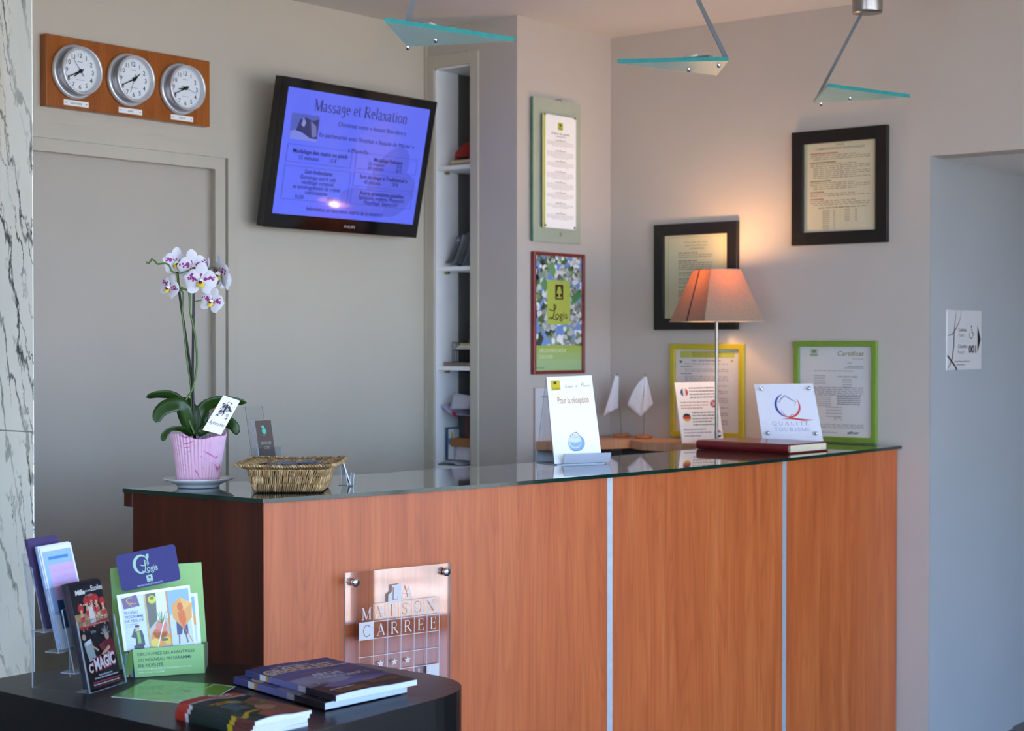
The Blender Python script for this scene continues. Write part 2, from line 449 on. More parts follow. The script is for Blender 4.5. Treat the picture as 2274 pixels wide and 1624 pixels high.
CLOCKW = wood('clock_board_veneer', '8e4808', '9c5412', 'a8601c', 0.35, 0.3, rot=(0, math.pi/2, 0))
BLACK = pbr('black_plastic', '101012', 0.3, spec=0.5, noise=0.1, nscale=80)
BLACKG = pbr('gloss_black_bezel', '08080a', 0.08, spec=0.6, noise=0.05)
ACRY = clear('clear_acrylic', (0.93, 0.95, 0.96), 1.0, 1.48)
ACRYE = pbr('acrylic_edge', 'c9d4da', 0.2, spec=0.7, noise=0.05)
ACRYE2 = pbr('acrylic_edge_dim', '9aa6b0', 0.2, spec=0.7, noise=0.05)
GLASSC = clear('clear_glass', (0.9, 0.96, 0.93), 1.0, 1.5, 0.01)

m, nt, b = nodes_of('veined_marble')
vec = mapped(nt, (1, 1.6, 0.62), (math.radians(38), 0, 0))
base = ramp(nt, noise(nt, vec, 2.2, 6, 0.6), [(0.3, lin('dfe6d6')), (0.55, lin('f4f2e4')), (0.8, lin('ecdcb8'))])
def vein(scale, dist, det, w0, w1, seed):
    n1 = nt.nodes.new('ShaderNodeTexWave'); n1.wave_type = 'BANDS'; n1.bands_direction = 'Y'
    n1.inputs['Scale'].default_value = scale; n1.inputs['Distortion'].default_value = dist; n1.inputs['Detail'].default_value = det
    n1.inputs['Detail Roughness'].default_value = 0.62; n1.inputs['Detail Scale'].default_value = 1.6; n1.inputs['Phase Offset'].default_value = seed
    nt.links.new(vec, n1.inputs['Vector'])
    return ramp(nt, n1.outputs['Fac'], [(0.0, (1, 1, 1)), (w0, (0.6, 0.6, 0.6)), (w1, (0, 0, 0))])
patch = ramp(nt, noise(nt, vec, 2.4, 3), [(0.38, (0, 0, 0)), (0.60, (1, 1, 1))])
patch2 = ramp(nt, noise(nt, vec, 3.3, 2, 1.0), [(0.48, (0, 0, 0)), (0.68, (1, 1, 1))])
v1 = mixc(nt, 1.0, vein(3.2, 9, 6, .03, .10, 0), patch, 'MULTIPLY'); v2 = mixc(nt, 1.0, vein(5.5, 11, 6, .02, .06, 3), patch2, 'MULTIPLY')
mul = mixc(nt, 1.0, v1, v2, 'ADD')
nt.links.new(mixc(nt, mul, base, lin('4a534a')), b.inputs['Base Color'])
b.inputs['Roughness'].default_value = 0.22
MARBLE = m

XR, YC, XC, YL, ZC = 5.39, 3.828, 4.795, 4.278, 2.686
HC = 1.12
# ------------------------------------------------------------------ the setting
mb = MB(); mb.box((-3.2, -1.34, -0.1), (10.1, 6.2, 0.0), FLOORM); struct('floor', mb)
mb = MB(); mb.box((-3.2, -1.4, ZC), (10.1, 6.2, ZC+0.1), CEIL); struct('ceiling', mb)
DX0, DX1, DZ = 2.79, 3.742, 2.080
mb = MB(); mb.box((2.0, YL, 0), (DX0, YL+0.12, ZC), WALLL); mb.box((DX1, YL, 0), (XC, YL+0.12, ZC), WALLL); mb.box((DX0, YL, DZ), (DX1, YL+0.12, ZC), WALLL); 
struct('wall_left', mb)
# shallow pilaster with the shelf niche
NY0, NY1, NZ0, NZ1 = 4.049, 4.230, 0.30, 2.530
mb = MB()
mb.box((XC, YC, 0), (XR, NY0, ZC), WALL); mb.box((XC, NY1, 0), (XR, YL+0.12, ZC), WALL)
mb.box((XC, NY0, NZ1), (XR, NY1, ZC), WALL); mb.box((XC, NY0, 0), (XR, NY1, NZ0), WALL); mb.box((5.09, NY0, NZ0), (XR, NY1, NZ1), WALL)
struct('wall_alcove', mb)
mb = MB(); mb.box((XR, 2.477, 0), (XR+0.12, YL+0.12, ZC), WALL); mb.box((XR, -1.3, 2.125), (XR+0.12, 2.477, ZC), WALL)
struct('wall_right', mb)
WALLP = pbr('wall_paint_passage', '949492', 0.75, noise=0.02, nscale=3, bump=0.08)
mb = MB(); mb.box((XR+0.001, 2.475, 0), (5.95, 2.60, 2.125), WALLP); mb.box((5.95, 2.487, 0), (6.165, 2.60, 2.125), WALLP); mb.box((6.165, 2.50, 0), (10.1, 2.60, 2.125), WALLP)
struct('wall_passage', mb)
mb = MB(); mb.box((XR+0.12, -1.3, 2.125), (10.1, 2.6, 2.20), CEIL); struct('ceiling_passage', mb)
mb = MB(); mb.box((10.0, -1.3, 0), (10.1, 2.6, 2.2), WALL); struct('wall_passage_end', mb)
mb = MB(); mb.box((-3.1, 2.6, 0), (-3.0, 6.1, ZC), WALL); mb.box((-3.1, -1.3, 0), (-3.0, 1.0, 2.52), WALL); mb.box((-3.1, -1.3, 2.52), (-3.0, 2.6, ZC), WALL); struct('wall_rear', mb)
mb = MB(); mb.box((-3.0, 6.0, 0), (2.3, 6.1, ZC), WALL); struct('wall_far_left', mb)
# marble cladding at the far left, two courses
ME = PX(76, 960, 2.30)
mb = MB()
mb.box((2.30, ME.y+0.004, 0), (2.302, 6.0, ME.z-0.0015), MARBLE); mb.box((2.30, ME.y+0.004, ME.z+0.0015), (2.302, 6.0, ZC), MARBLE)
mb.box((2.3005, ME.y+0.006, 0), (2.3015, 6.0, ZC), pbr('marble_joint', '8a8d88', 0.7, noise=0.1))
struct('wall_marble', mb)
# facade of tall panes behind the viewer
FY = -1.25
FR = pbr('window_frame_paint', '55585c', 0.4, noise=0.04)
mb = MB()
mb.box((-3.1, FY-0.1, 2.52), (6.1, FY, ZC), WALL)
struct('wall_facade', mb)
FX = [-3.0, -1.7, -0.4, 0.9, 2.2, 3.5, 4.8, 6.1]
for i, (a, c) in enumerate(zip(FX[:-1], FX[1:])):
    if 9.0 < a:
        mb = MB(); mb.box((a, FY-0.1, 0), (c, FY, 2.52), WALL); struct('wall_facade_pier', mb); continue
    mb = MB()
    for lo, hi in (((a, FY-0.07, 0), (a+0.05, FY, 2.52)), ((c-0.05, FY-0.07, 0), (c, FY, 2.52)), ((a+0.05, FY-0.07, 0), (c-0.05, FY, 0.06)), ((a+0.05, FY-0.07, 2.46), (c-0.05, FY, 2.52))):
        mb.box(lo, hi, FR)
    w_ = struct('window_%d' % (i+1), mb)
    g = MB(); g.box((a+0.05, FY-0.04, 0.06), (c-0.05, FY-0.034, 2.46), clear('window_glass', (0.97, 0.99, 0.98), 1.0, 1.45, 0.0))
    g.build('pane', w_)
for i, (a, c) in enumerate(((1.0, 2.6),)):
    mb = MB()
    for lo, hi in (((-3.07, a, 0), (-3.0, a+.05, 2.52)), ((-3.07, c-.05, 0), (-3.0, c, 2.52)), ((-3.07, a+.05, 0), (-3.0, c-.05, .06)), ((-3.07, a+.05, 2.46), (-3.0, c-.05, 2.52))):
        mb.box(lo, hi, FR)
    w_ = struct('window_%d' % (i+9), mb)
    g = MB(); g.box((-3.04, a+.05, .06), (-3.034, c-.05, 2.46), MATS['window_glass']); g.build('pane', w_)
mb = MB(); mb.box((6.1, FY-0.1, 0), (10.1, FY, 2.2), WALL); struct('wall_facade_end', mb)
m, nt, b = nodes_of('gravel_ground')
gv = noise(nt, mapped(nt, (1, 1, 1)), 1.3, 8, 0.4)
nt.links.new(ramp(nt, gv, [(0.3, lin('9a8d7c')), (0.6, lin('cdbfae')), (0.8, lin('e0d6c8'))]), b.inputs['Base Color'])
b.inputs['Roughness'].default_value = 0.9
mb = MB(); mb.box((-40, -60, -0.16), (60, -1.35, -0.06), m); mb.box((-40, -1.35, -0.16), (-3.2, 20, -0.06), m); struct('ground_outside', mb)
# trees on the forecourt (seen mirrored in the acrylic plaque)
BARK = pbr('bark', '6a5a4c', 0.9, noise=0.3, nscale=8, bump=0.5)
LEAFO = pbr('tree_leaves', '4c6a2c', 0.7, noise=0.3, nscale=5)
def tree(x, y, h, r, lab, lean):
    t = thing('tree', lab, 'tree', (x, y, -0.06))
    mb = MB(); mb.tube([(x, y, -0.06), (x+lean*0.3, y, h*.35), (x+lean, y, h)], [r, r*.8, r*.55], BARK, 12)
    mb.tube([(x+lean*0.3, y, h*.35), (x+lean+0.9, y-0.3, h*.9)], [r*.55, r*.3], BARK, 10)
    mb.build('trunk', t)
    rr = random.Random(int(x*10)); mb = MB()
    for k in range(420):
        c = V((x+lean, y, h+0.9))+V((rr.gauss(0, .8), rr.gauss(0, .8), rr.gauss(0, .55)))
        a = V((rr.uniform(-1, 1), rr.uniform(-1, 1), rr.uniform(-1, 1))).normalized(); bb = a.orthogonal().normalized()
        mb.add([c-a*.14, c+bb*.06, c+a*.14, c-bb*.06], [(0, 1, 2, 3)], LEAFO)
    mb.build('foliage', t)
tree(8.6, -4.4, 2.9, 0.11, 'slim leaning tree on the forecourt outside the windows', 0.5)

# ------------------------------------------------------------------ door in the left wall
dd = MB(); dd.box((DX0-0.01, YL+0.028, 0), (DX1+0.01, YL+0.068, DZ+0.005), DOORP)
door = struct('door_1', dd)
mb = MB()
def casing(mb, x1, z1, w, y, mat):
    mb.box((x1-w, y, 0), (x1, YL, z1), mat); mb.box((2.4, y, z1-w), (x1-w, YL, z1), mat)
casing(mb, 3.827, 2.148, 0.046, YL-0.014, TRIM)
casing(mb, 3.774, 2.105, 0.043, YL-0.007, TRIM)
casing(mb, 3.781, 2.112, 0.007, YL-0.0015, pbr('shadow_gap_paint', '7d776e', 0.6, noise=0.05))
struct('trim_1', mb)
a = PY(937, 600, YL).x; c = PY(941, 600, YL).x
mb = MB(); mb.box((c, YL-0.012, 0), (XC-0.001, YL, ZC), TRIM); struct('trim_2', mb)

# ------------------------------------------------------------------ built-in shelves
ZS = [2.155, 1.771, 1.391, 1.010, 0.62]
sh = thing('shelf_unit', 'narrow white built-in shelf unit recessed in the grey wall', 'shelf unit', (XC, (NY0+NY1)/2, NZ0))
mb = MB()
mb.box((XC+0.001, NY1-0.006, NZ0), (5.09, NY1, NZ1), SHELFW); mb.box((XC+0.001, NY0, NZ0), (5.09, NY0+0.006, NZ1), SHELFW)
mb.box((5.08, NY0, NZ0), (5.09, NY1, NZ1), pbr('niche_back_and_shade', '6c6b66', 0.7, noise=0.05)); mb.box((4.925, NY1-.0075, NZ0), (5.08, NY1-.006, NZ1-.006), MATS['niche_back_and_shade']); mb.box((XC+0.001, NY0, NZ1-0.006), (5.09, NY1, NZ1), SHELFW)  # grey back; the side strip paints the niche's inner shade over the lining
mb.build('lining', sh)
mb = MB()
f0 = XC-0.008
mb.box((f0, 4.008, NZ0), (XC, NY0, NZ1+0.048), TRIM); mb.box((f0, NY1, NZ0), (XC, 4.266, NZ1+0.048), TRIM); mb.box((f0, NY0, NZ1), (XC, NY1, NZ1+0.048), TRIM)
mb.build('face_frame', sh, bevel=0.002)
for z in ZS:
    mb = MB(); mb.box((XC+0.006, NY0+0.006, z-0.016), (5.078, NY1-0.006, z), SHELFW); s_ = mb.build('shelf', sh)
    mb = MB(); mb.box((XC+0.05, NY1-0.022, z-0.026), (XC+0.062, NY1-0.006, z-0.016), pbr('brass_pin', 'a08a50', 0.3, 0.8, noise=0.1)); mb.build('shelf_pin', s_)

# ------------------------------------------------------------------ reception counter
FP = [(2.627, 2.847), (2.974, 2.765), (3.407, 2.687), (3.944, 2.622), (4.567, 2.583), (5.384, 2.578)]
def interp(P_, x):
    # smooth Catmull through the measured points
    for i in range(len(P_)-1):
        if x <= P_[i+1][0] or i == len(P_)-2:
            p0 = P_[max(0, i-1)]; p1 = P_[i]; p2 = P_[i+1]; p3 = P_[min(len(P_)-1, i+2)]
            t = (x-p1[0])/(p2[0]-p1[0]); m1 = (p2[1]-p0[1])/(p2[0]-p0[0]); m2 = (p3[1]-p1[1])/(p3[0]-p1[0]); h = p2[0]-p1[0]
            return (2*t**3-3*t*t+1)*p1[1]+(t**3-2*t*t+t)*h*m1+(-2*t**3+3*t*t)*p2[1]+(t**3-t*t)*h*m2
BP = [(2.602, 3.325), (2.911, 3.263), (3.30, 3.172), (3.60, 3.124), (3.928, 3.085), (4.30, 3.060), (4.782, 3.044), (5.384, 3.040)]
ct = thing('reception_counter', 'curved reception counter in orange-brown wood with dark wood end and glass top', 'reception counter', (4.0, 2.85, 0))
N = 48
def band(mb, xa, xb, off, z0, z1, mat, n=24, P_=None, boff=0.0):
    """curved panel along the front, from off in front of to boff behind the line"""
    P_ = P_ or FP
    xs = [xa+(xb-xa)*i/n for i in range(n+1)]
    fr = [(x, interp(P_, x)-off) for x in xs]; bk = [(x, interp(P_, x)+boff) for x in xs]
    for z_, flip in ((z0, 1), (z1, 0)):
        vs = [(x, y, z_) for x, y in fr]+[(x, y, z_) for x, y in bk]
        mb.add(vs, [((i, i+1, n+2+i, n+1+i) if not flip else (i, n+1+i, n+2+i, i+1)) for i in range(n)], mat)
    for seq, flip in ((fr, 0), (bk, 1)):
        vs = [(x, y, z0) for x, y in seq]+[(x, y, z1) for x, y in seq]
        mb.add(vs, [((i, i+1, n+2+i, n+1+i) if not flip else (i, n+1+i, n+2+i, i+1)) for i in range(n)], mat, True)
    for i in (0, n):
        f_, k_ = fr[i], bk[i]
        mb.add([(f_[0], f_[1], z0), (k_[0], k_[1], z0), (k_[0], k_[1], z1), (f_[0], f_[1], z1)], [(0, 1, 2, 3) if i else (0, 3, 2, 1)], mat)
GT = 0.010
ZP = HC-GT-0.002
LX = 2.640
s1a, s1b = PL(1374.5, 1300, V((4.05, 2.64, 0)), V((-.06, 1, 0))).x, PL(1383.5, 1300, V((4.05, 2.64, 0)), V((-.06, 1, 0))).x
s2a, s2b = PL(1736, 1300, V((4.55, 2.60, 0)), V((-.03, 1, 0))).x, PL(1743.5, 1300, V((4.55, 2.60, 0)), V((-.03, 1, 0))).x
mb = MB(); band(mb, LX+0.002, s1a, -0.017, 0.02, ZP, COUNTER, boff=0.035); mb.build('front_panel', ct)
mb = MB(); band(mb, s1b, s2a, -0.017, 0.02, ZP, COUNTER, 12, boff=0.035); mb.build('front_panel', ct)
mb = MB(); band(mb, s2b, 5.384, -0.017, 0.02, ZP, COUNTER, 12, boff=0.035); mb.build('front_panel', ct)
for a_, b_ in ((s1a, s1b), (s2a, s2b)):
    mb = MB(); band(mb, a_, b_, -0.016, 0.02, ZP, ALU, 2, boff=0.03); tag(mb.build('metal_strip', ct), 'silver metal strip')
# dark left end, leaning out of square like the photo's
L0 = V((LX, interp(FP, LX)+0.018, 0)); L1 = V((2.622, 3.310, 0))
mb = MB()
e = (L1-L0).normalized(); nrm = V((-e.y, e.x, 0)); nrm = nrm if nrm.x < 0 else -nrm
q = [L0, L1, L1-nrm*0.02, L0-nrm*0.02]
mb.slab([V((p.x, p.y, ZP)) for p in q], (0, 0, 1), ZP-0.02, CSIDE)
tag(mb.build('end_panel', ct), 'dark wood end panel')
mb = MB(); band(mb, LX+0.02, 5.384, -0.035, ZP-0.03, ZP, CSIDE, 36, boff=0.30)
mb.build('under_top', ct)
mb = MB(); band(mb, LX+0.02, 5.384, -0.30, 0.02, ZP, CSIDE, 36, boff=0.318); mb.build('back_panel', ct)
mb = MB()
q = [V((L1.x-0.004, L1.y+0.0, 0)), V((L1.x-0.004, L1.y+0.03, 0)), V((L1.x+0.25, L1.y-0.03, 0)), V((L1.x+0.25, L1.y-0.06, 0))]
mb.slab([V((p.x, p.y, ZP)) for p in q], (0, 0, 1), 0.035, CSIDE); mb.build('rear_lip', ct)
# glass top
m, nt, b = nodes_of('green_glass_top')
nt.nodes.remove(b); o_ = nt.nodes['Material Output']
GTOP = clear('glass_over_paint', (1, 1, 1), 1.0, 1.5, 0.01)
GEDGE = pbr('glass_edge_green', '0d2a20', 0.12, spec=0.45, noise=0.25, nscale=6)
GFACE = pbr('back_painted_glass', '4b5148', 0.015, spec=0.75, coat=0.6, noise=0.04, nscale=3)
fr = [(2.627+(5.386-2.627)*i/N, 0) for i in range(N+1)]
fr = [(x, interp(FP, x)) for x, _ in fr]
bk = [(2.602+(5.386-2.602)*i/N, 0) for i in range(N+1)]
bk = [(x, interp(BP, x)) for x, _ in bk]
mb = MB()
loop = fr+bk[::-1]
top = [(x, y, HC) for x, y in fr]+[(x, y, HC) for x, y in bk]
mb.add(top, [(i, i+1, N+2+i, N+1+i) for i in range(N)], GFACE)
mb.add([(x, y, HC-GT) for x, y, _ in top], [(i, N+1+i, N+2+i, i+1) for i in range(N)], GFACE)
L = len(loop)
mb.add([(x, y, HC) for x, y in loop]+[(x, y, HC-GT) for x, y in loop], [(i, L+i, L+(i+1) % L, (i+1) % L) for i in range(L)], GEDGE)
tag(mb.build('glass_top', ct), 'thick green-edged glass top')

# ------------------------------------------------------------------ work shelf behind the counter
mb = MB()
z1 = 1.112
pts = [PZ(1330, 975, z1), PZ(1412, 981, z1)]
q = [V((4.90, YC-0.001, z1)), V((XR-0.001, YC-0.001, z1)), V((XR-0.001, 3.06, z1)), V((5.10, 3.06, z1)), V((5.13, 3.50, z1)), V((5.20, 3.60, z1)), V((4.90, 3.72, z1))]
mb.slab(q, (0, 0, 1), 0.032, DESKW)
ws = thing('work_shelf', 'orange-toned wooden shelf along the wall behind the counter', 'shelf', (5.25, 3.5, 0))
mb.build('board', ws)
mb = MB(); mb.box((5.36, 3.10, 0.0), (5.388, 3.75, z1-0.032), pbr('grey_panel', '77706c', 0.6, noise=0.05)); mb.build('support_panel', ws)
# ------------------------------------------------------------------ wall clocks on their board
X1 = V((1, 0, 0)); Y1 = V((0, 1, 0)); Z1 = V((0, 0, 1))
cb0 = PY(102, 238, YL-0.03); cb1 = PY(465, 139, YL-0.03)
BX0, BX1, BZ0, BZ1 = cb0.x, cb1.x, 2.197, 2.414
FYB = YL-0.032
cb = thing('clock_board', 'orange varnished wooden board carrying three time-zone clocks, above the grey door', 'clock board', ((BX0+BX1)/2, YL, BZ0))
mb = MB(); mb.box((BX0, FYB, BZ0), (BX1, YL, BZ1), CLOCKW); mb.build('board', cb, bevel=0.002)
SILV = pbr('satin_silver', 'd6d8dc', 0.3, 0.55, noise=0.04, nscale=200)
DIAL = pbr('clock_dial', 'eef2f4', 0.5, noise=0.01)
def hand(mb, c, ang, L, w, yoff, back=0.25):
    a = math.radians(ang); d = V((math.sin(a), 0, math.cos(a))); s_ = V((math.cos(a), 0, -math.sin(a)))
    c = c+V((0, -yoff, 0))
    mb.slab([c-d*L*back-s_*w, c+d*L-s_*w*.4, c+d*L+s_*w*.4, c-d*L*back+s_*w], (0, -1, 0), 0.0008, BLACK)
CLK = [((177, 158), 'NEW YORK', 'round silver wall clock at the left, above the NEW YORK plate', 244, 231, 322, 187),
       ((296, 176), 'PARIS', 'round silver wall clock in the middle, above the PARIS plate', 244, 51, 200, 190),
       ((411, 196), 'TOKYO', 'round silver wall clock at the right, above the TOKYO plate', 244, 261, 107, 130)]
for (px, py), city, lab, mh, hh, shh, _ in CLK:
    c = PY(px-4, py+1, FYB-0.020); c = V((c.x, FYB, c.z)); R_ = 0.0835
    ck = thing('wall_clock', lab, 'clock', c, group='time-zone clocks on the wooden board')
    ax = V((0, -1, 0)); c0 = V((0, 0, 0))
    mb = MB(); mb.lathe([(0.0, 0.001), (R_*.985, 0.001), (R_, 0.005), (R_*.99, 0.012), (R_*.93, 0.016), (R_*.87, 0.013), (R_*.80, 0.012)], c0, SILV, ax, 48); mb.build('back_rim', ck, local=True)
    mb = MB(); mb.lathe([(R_*.80, 0.012), (R_*.80, 0.038)], c0, pbr('clock_case', 'a8a4a4', 0.22, 0.8, noise=0.05), ax, 48)
    mb.lathe([(R_*.80, 0.036), (R_*.865, 0.038), (R_*.885, 0.043), (R_*.86, 0.048), (R_*.80, 0.0475), (R_*.775, 0.042), (R_*.775, 0.030)], c0, SILV, ax, 48); mb.build('case', ck, local=True)
    mb = MB(); k = R_*.775; dy = -0.030
    pr = Print([V((-k, dy, k)), V((k, dy, k)), V((k, dy, -k)), V((-k, dy, -k))], 100, 100, mb, step=0.0002, n=(0, -1, 0))
    pr.disc(50, 50, 50, DIAL, n=48).up()
    for h in range(1, 13):
        if h in (9, 8): 
            pass
        a = math.radians(h*30); pr.text(str(h), 50+37*math.sin(a), 50-37*math.cos(a)+5.2, 10.5, '23282c', al='c', bold=0.012)
    for q_ in range(60):
        a = math.radians(q_*6)
        pr.line([(50+46.5*math.sin(a), 50-46.5*math.cos(a)), (50+48.5*math.sin(a), 50-48.5*math.cos(a))], .7, '3a4044')
    pr.grey(42, 58, 27.5, 1.6, '8a9096', 3); pr.grey(38, 62, 70, 1.2, 'a0a6ac', 4)
    dl = mb.build('dial', ck, local=True)
    mb = MB(); hand(mb, c0, hh, k*.46, .0034, .0335); hand(mb, c0, mh, k*.80, .0026, .0345); hand(mb, c0, shh, k*.72, .0008, .0355, .4)
    mb.lathe([(0.006, 0.032), (0.006, 0.037), (0, 0.037)], c0, BLACK, ax, 16)
    mb.build('hands', ck, local=True)
    mb = MB(); mb.lathe([(0.0, 0.0445), (R_*.785, 0.0445)], c0, clear('clock_glass', (.97, .98, .98), 0.8, 1.4), ax, 48); mb.build('glass', ck, local=True)
for (x0, y0, x1, y1), city, _l in (((141, 218, 196, 242), 'NEW YORK', 0), ((263, 236, 315, 258), 'PARIS', 0), ((379, 251, 428, 274), 'TOKYO', 0)):
    a = PY(x0, y0+3, FYB); c = PY(x1, y1-3, FYB); zc = (a.z+c.z)/2
    q = [V((a.x, FYB-.002, zc+.0085)), V((c.x, FYB-.002, zc+.0085)), V((c.x, FYB-.002, zc-.0085)), V((a.x, FYB-.002, zc-.0085))]
    mb = sheet(q, 0.0018, WHITE, n=(0, -1, 0))
    pr = Print(q, 100, 30, mb, n=(0, -1, 0)); pr.text(city, 50, 20.5, 10, '30343a', al='c', bold=.01)
    for x in (9, 91): pr.disc(x, 15, 2.6, '55585c', 3, 10)
    mb.build('city_plate', cb)

# ------------------------------------------------------------------ television
S_ = 1.185
def tvp(x, y, z): return CAM+(V((x, y, z))-CAM)*S_
TL, TR, BR, BL = tvp(3.267, 3.4535, 2.2345), tvp(3.925, 3.4535, 2.2345), tvp(3.925, 3.5285, 1.8115), tvp(3.267, 3.5285, 1.8115)
BL = V((BL.x-0.008, BL.y, BL.z)); BR = V((BR.x-0.018, BR.y, BR.z))
ex = (TR-TL).normalized(); ez = (TL-BL).normalized(); en = ez.cross(ex)*-1
en = -(ex.cross(ez)) if (ex.cross(ez)).y > 0 else ex.cross(ez)
W_ = (TR-TL).length; H_ = (TL-BL).length
tv = thing('television', 'flat black television on the wall showing a blue massage menu', 'television', (TL+BR)/2)
def tq(u0, v0, u1, v1, d=0.0):
    def p(u, v): return (TL*(1-u)+TR*u)*(1-v)+(BL*(1-u)+BR*u)*v+en*d
    return [p(u0, v0), p(u1, v0), p(u1, v1), p(u0, v1)]
mb = sheet(tq(0, 0, 1, 1), 0.035, BLACK, n=en); mb.build('casing', tv, bevel=0.004)
mb = MB()
a_, b_, c_, d_ = 0.040, 0.960, 0.062, 0.905
for q in (tq(0, 0, 1, c_, .001), tq(0, d_, 1, 1, .001), tq(0, c_, a_, d_, .001), tq(b_, c_, 1, d_, .001)): mb.slab(q, en, 0.002, BLACKG)
bz = mb.build('bezel', tv)
q = tq(a_, c_, b_, d_, .0003)
mb = MB(); pr = Print(q, 100, 100, mb, step=0.0002, n=en); pr.emit = 0.044
pr.rect(0, 0, 100, 100, '6270ee').up()
T1 = '30346a'; T2 = '282c60'
# soft pale figure behind the text
for i, (x, y, rx, ry, c) in enumerate([(62, 40, 12, 26, '6a72ea'), (76, 62, 12, 28, '5a64d8'), (84, 76, 12, 20, '5a64d6'), (60, 85, 17, 11, '6068dc'), (36, 62, 10, 20, '6672ea')]):
    pr.disc(x, y, rx, c, ry, 24, 18); pr.up(1)
pr.text('', 0, 0, 1, T1)
pr.serif('Massage et Relaxation', 51, 15.5, 9.2, '34386e', 66, 'c'); pr.up()
pr.text('Choisissez votre \u00ab Instant Bien-\u00eatre \u00bb', 60, 25, 3.5, T1, 49, 'c')
pr.text("En partenariat avec l'Institut \u00ab Beaut\u00e9 de M\u00e9r\u00e9v' \u00bb", 58, 35.5, 3.5, T1, 68, 'c')
pr.text('\u00e0 M\u00e9r\u00e9ville', 52, 45, 3.5, T1, 14.5, 'c')
pr.up()
# small photograph at the left
pr.rect(4.5, 19.5, 22.5, 40, '5560b4').up()
pr.poly([(4.5, 34), (12, 31), (22.5, 38), (22.5, 40), (4.5, 40)], '7d86d8').up()
pr.poly([(8, 33), (10, 24), (14, 22), (18, 24), (22.5, 22), (22.5, 38), (18, 38), (12, 34)], '30356a').up()
pr.poly([(12, 22), (14, 26), (13, 30), (11, 28)], '8b90c8').poly([(17, 24), (21, 28), (22, 36), (19, 37)], '6c70a8').up()
for x0, y0, x1, y1 in ((4, 44, 48, 58), (51, 44, 96, 57.5), (4, 61, 49, 88), (51, 60.5, 96, 72), (51, 74, 96, 87)):
    pr.frame(x0, y0, x1, y1, .28, '4a52b0')
B_ = .03
def t(s, x, y, w, b=0, h=3.3): pr.text(s, x, y, h, T2 if b else T1, w, 'c', bold=(.02 if b else 0))
t('Modelage des mains ou pieds', 26.5, 50.5, 37, 1); t('15 minutes', 19, 55.3, 13); t('15 \u20ac', 35.5, 55.3, 4.5)
t('Modelage Relaxant', 74.5, 50, 21, 1); t('30 minutes', 66, 53.5, 11.5, h=2.9); t('35 \u20ac', 83, 53.5, 4, h=2.9); t('60 minutes', 66, 57, 11.5, h=2.9); t('60 \u20ac', 83, 57, 4, h=2.9)
t('Soin Indoc\u00e9ane:', 27, 66, 19, 1); t('Gommage sucr\u00e9 sal\u00e9', 27, 70.5, 24); t('modelage corporel', 27, 74.5, 21.5); t('et enveloppement de cr\u00e8me', 27, 78.5, 32); t('sublimissime', 27, 82.5, 15); t('1h30', 16, 86.8, 5.5); t('75 \u20ac', 37, 86.8, 4.5)
t('Soin du visage \u00ab Traditionnel \u00bb', 73, 65, 35, 1); t('45 minutes', 65, 69.3, 12); t('39 \u20ac', 82, 69.3, 4.5)
t('Autres prestations possibles:', 73.5, 78.5, 33, 1); t('Epilations, onglerie, Manucure', 73.5, 82.3, 33); t('Maquillage, S\u00e9ance UV', 73.5, 86.2, 25)
t('Information et r\u00e9servation aupr\u00e8s de la r\u00e9ception', 49, 95.5, 54)
mb.build('screen', tv)
mb = MB(); pr = Print(tq(.43, .93, .60, .985, .0012), 100, 30, mb, n=en); pr.text('PHILIPS', 60, 20, 10, 'b8b8bc', 42, 'c', bold=.02); mb.build('brand_lettering', tv)
cc = (TL+BR)/2-en*0.035
mb = MB(); mb.obox(cc-en*.012, ex*.10, ez*.08, en*.012, BLACK); mb.box((cc.x-.05, cc.y+.015, cc.z-.05), (cc.x+.05, YL, cc.z+.05), BLACK); mb.build('wall_mount', tv)

# ------------------------------------------------------------------ glass charter plate and red-framed poster on the alcove
def wq(fn, a, c, v):
    """upright rectangle on a wall plane from two opposite pixel corners"""
    A, C_ = fn(*a, v), fn(*c, v)
    if fn is PY: return [V((A.x, v, A.z)), V((C_.x, v, A.z)), V((C_.x, v, C_.z)), V((A.x, v, C_.z))]
    return [V((v, A.y, A.z)), V((v, C_.y, A.z)), V((v, C_.y, C_.z)), V((v, A.y, C_.z))]
g = wq(PY, (1184, 213.5), (1289, 543), YC-0.02); NY_ = V((0, -1, 0)); NX_ = V((-1, 0, 0))
gp = thing('charter_plate', 'tall green-edged glass plate holding a white quality charter', 'wall plate', V((g[0].x, YC, g[2].z)))
GREENG = pbr('frosted_green_glass', 'a9b09c', 0.12, spec=0.6, coat=0.5, noise=0.02)
sheet(g, 0.008, GREENG, n=NY_, edge=pbr('green_glass_edge_lit', '2f8a6c', 0.15, spec=0.8, noise=0.1)).build('glass_plate', gp)
s_ = wq(PY, (1205, 251), (1279, 511), YC-0.034)
mb = sheet(s_, 0.004, WHITE, n=NY_, edge=pbr('sheet_side', '50504a', 0.6, noise=0.05))
pr = Print(s_, 100, 340, mb, n=NY_)
pr.rect(1, 0, 8, 340, 'c4cf5a').up()
pr.rect(45, 21, 60, 43, 'b6c435').up(); pr.rect(50, 25, 55, 32, '4c4a20').text('Logis', 52.5, 40, 4.5, '5c5a28', 11, 'c')
pr.text('Charte de qualit\u00e9', 53, 57, 6, '6a5a5c', 54, 'c', bold=.02); pr.grey(38, 68, 62, 2, 'a09490', 5)
y = 73
for i, n_ in enumerate((4, 5, 4, 5, 5, 4, 3, 4)):
    pr.rect(51.5, y-3, 54, y-.5, 'b6c435'); pr.grey(38, 70, y+1, 2, '8a7c80', i)
    for j in range(n_): pr.grey(12, 94, y+6+j*4, 1.3, 'c4babb', i*9+j, fill=(.97 if j < n_-1 else .6), al='c')
    y += 31.5
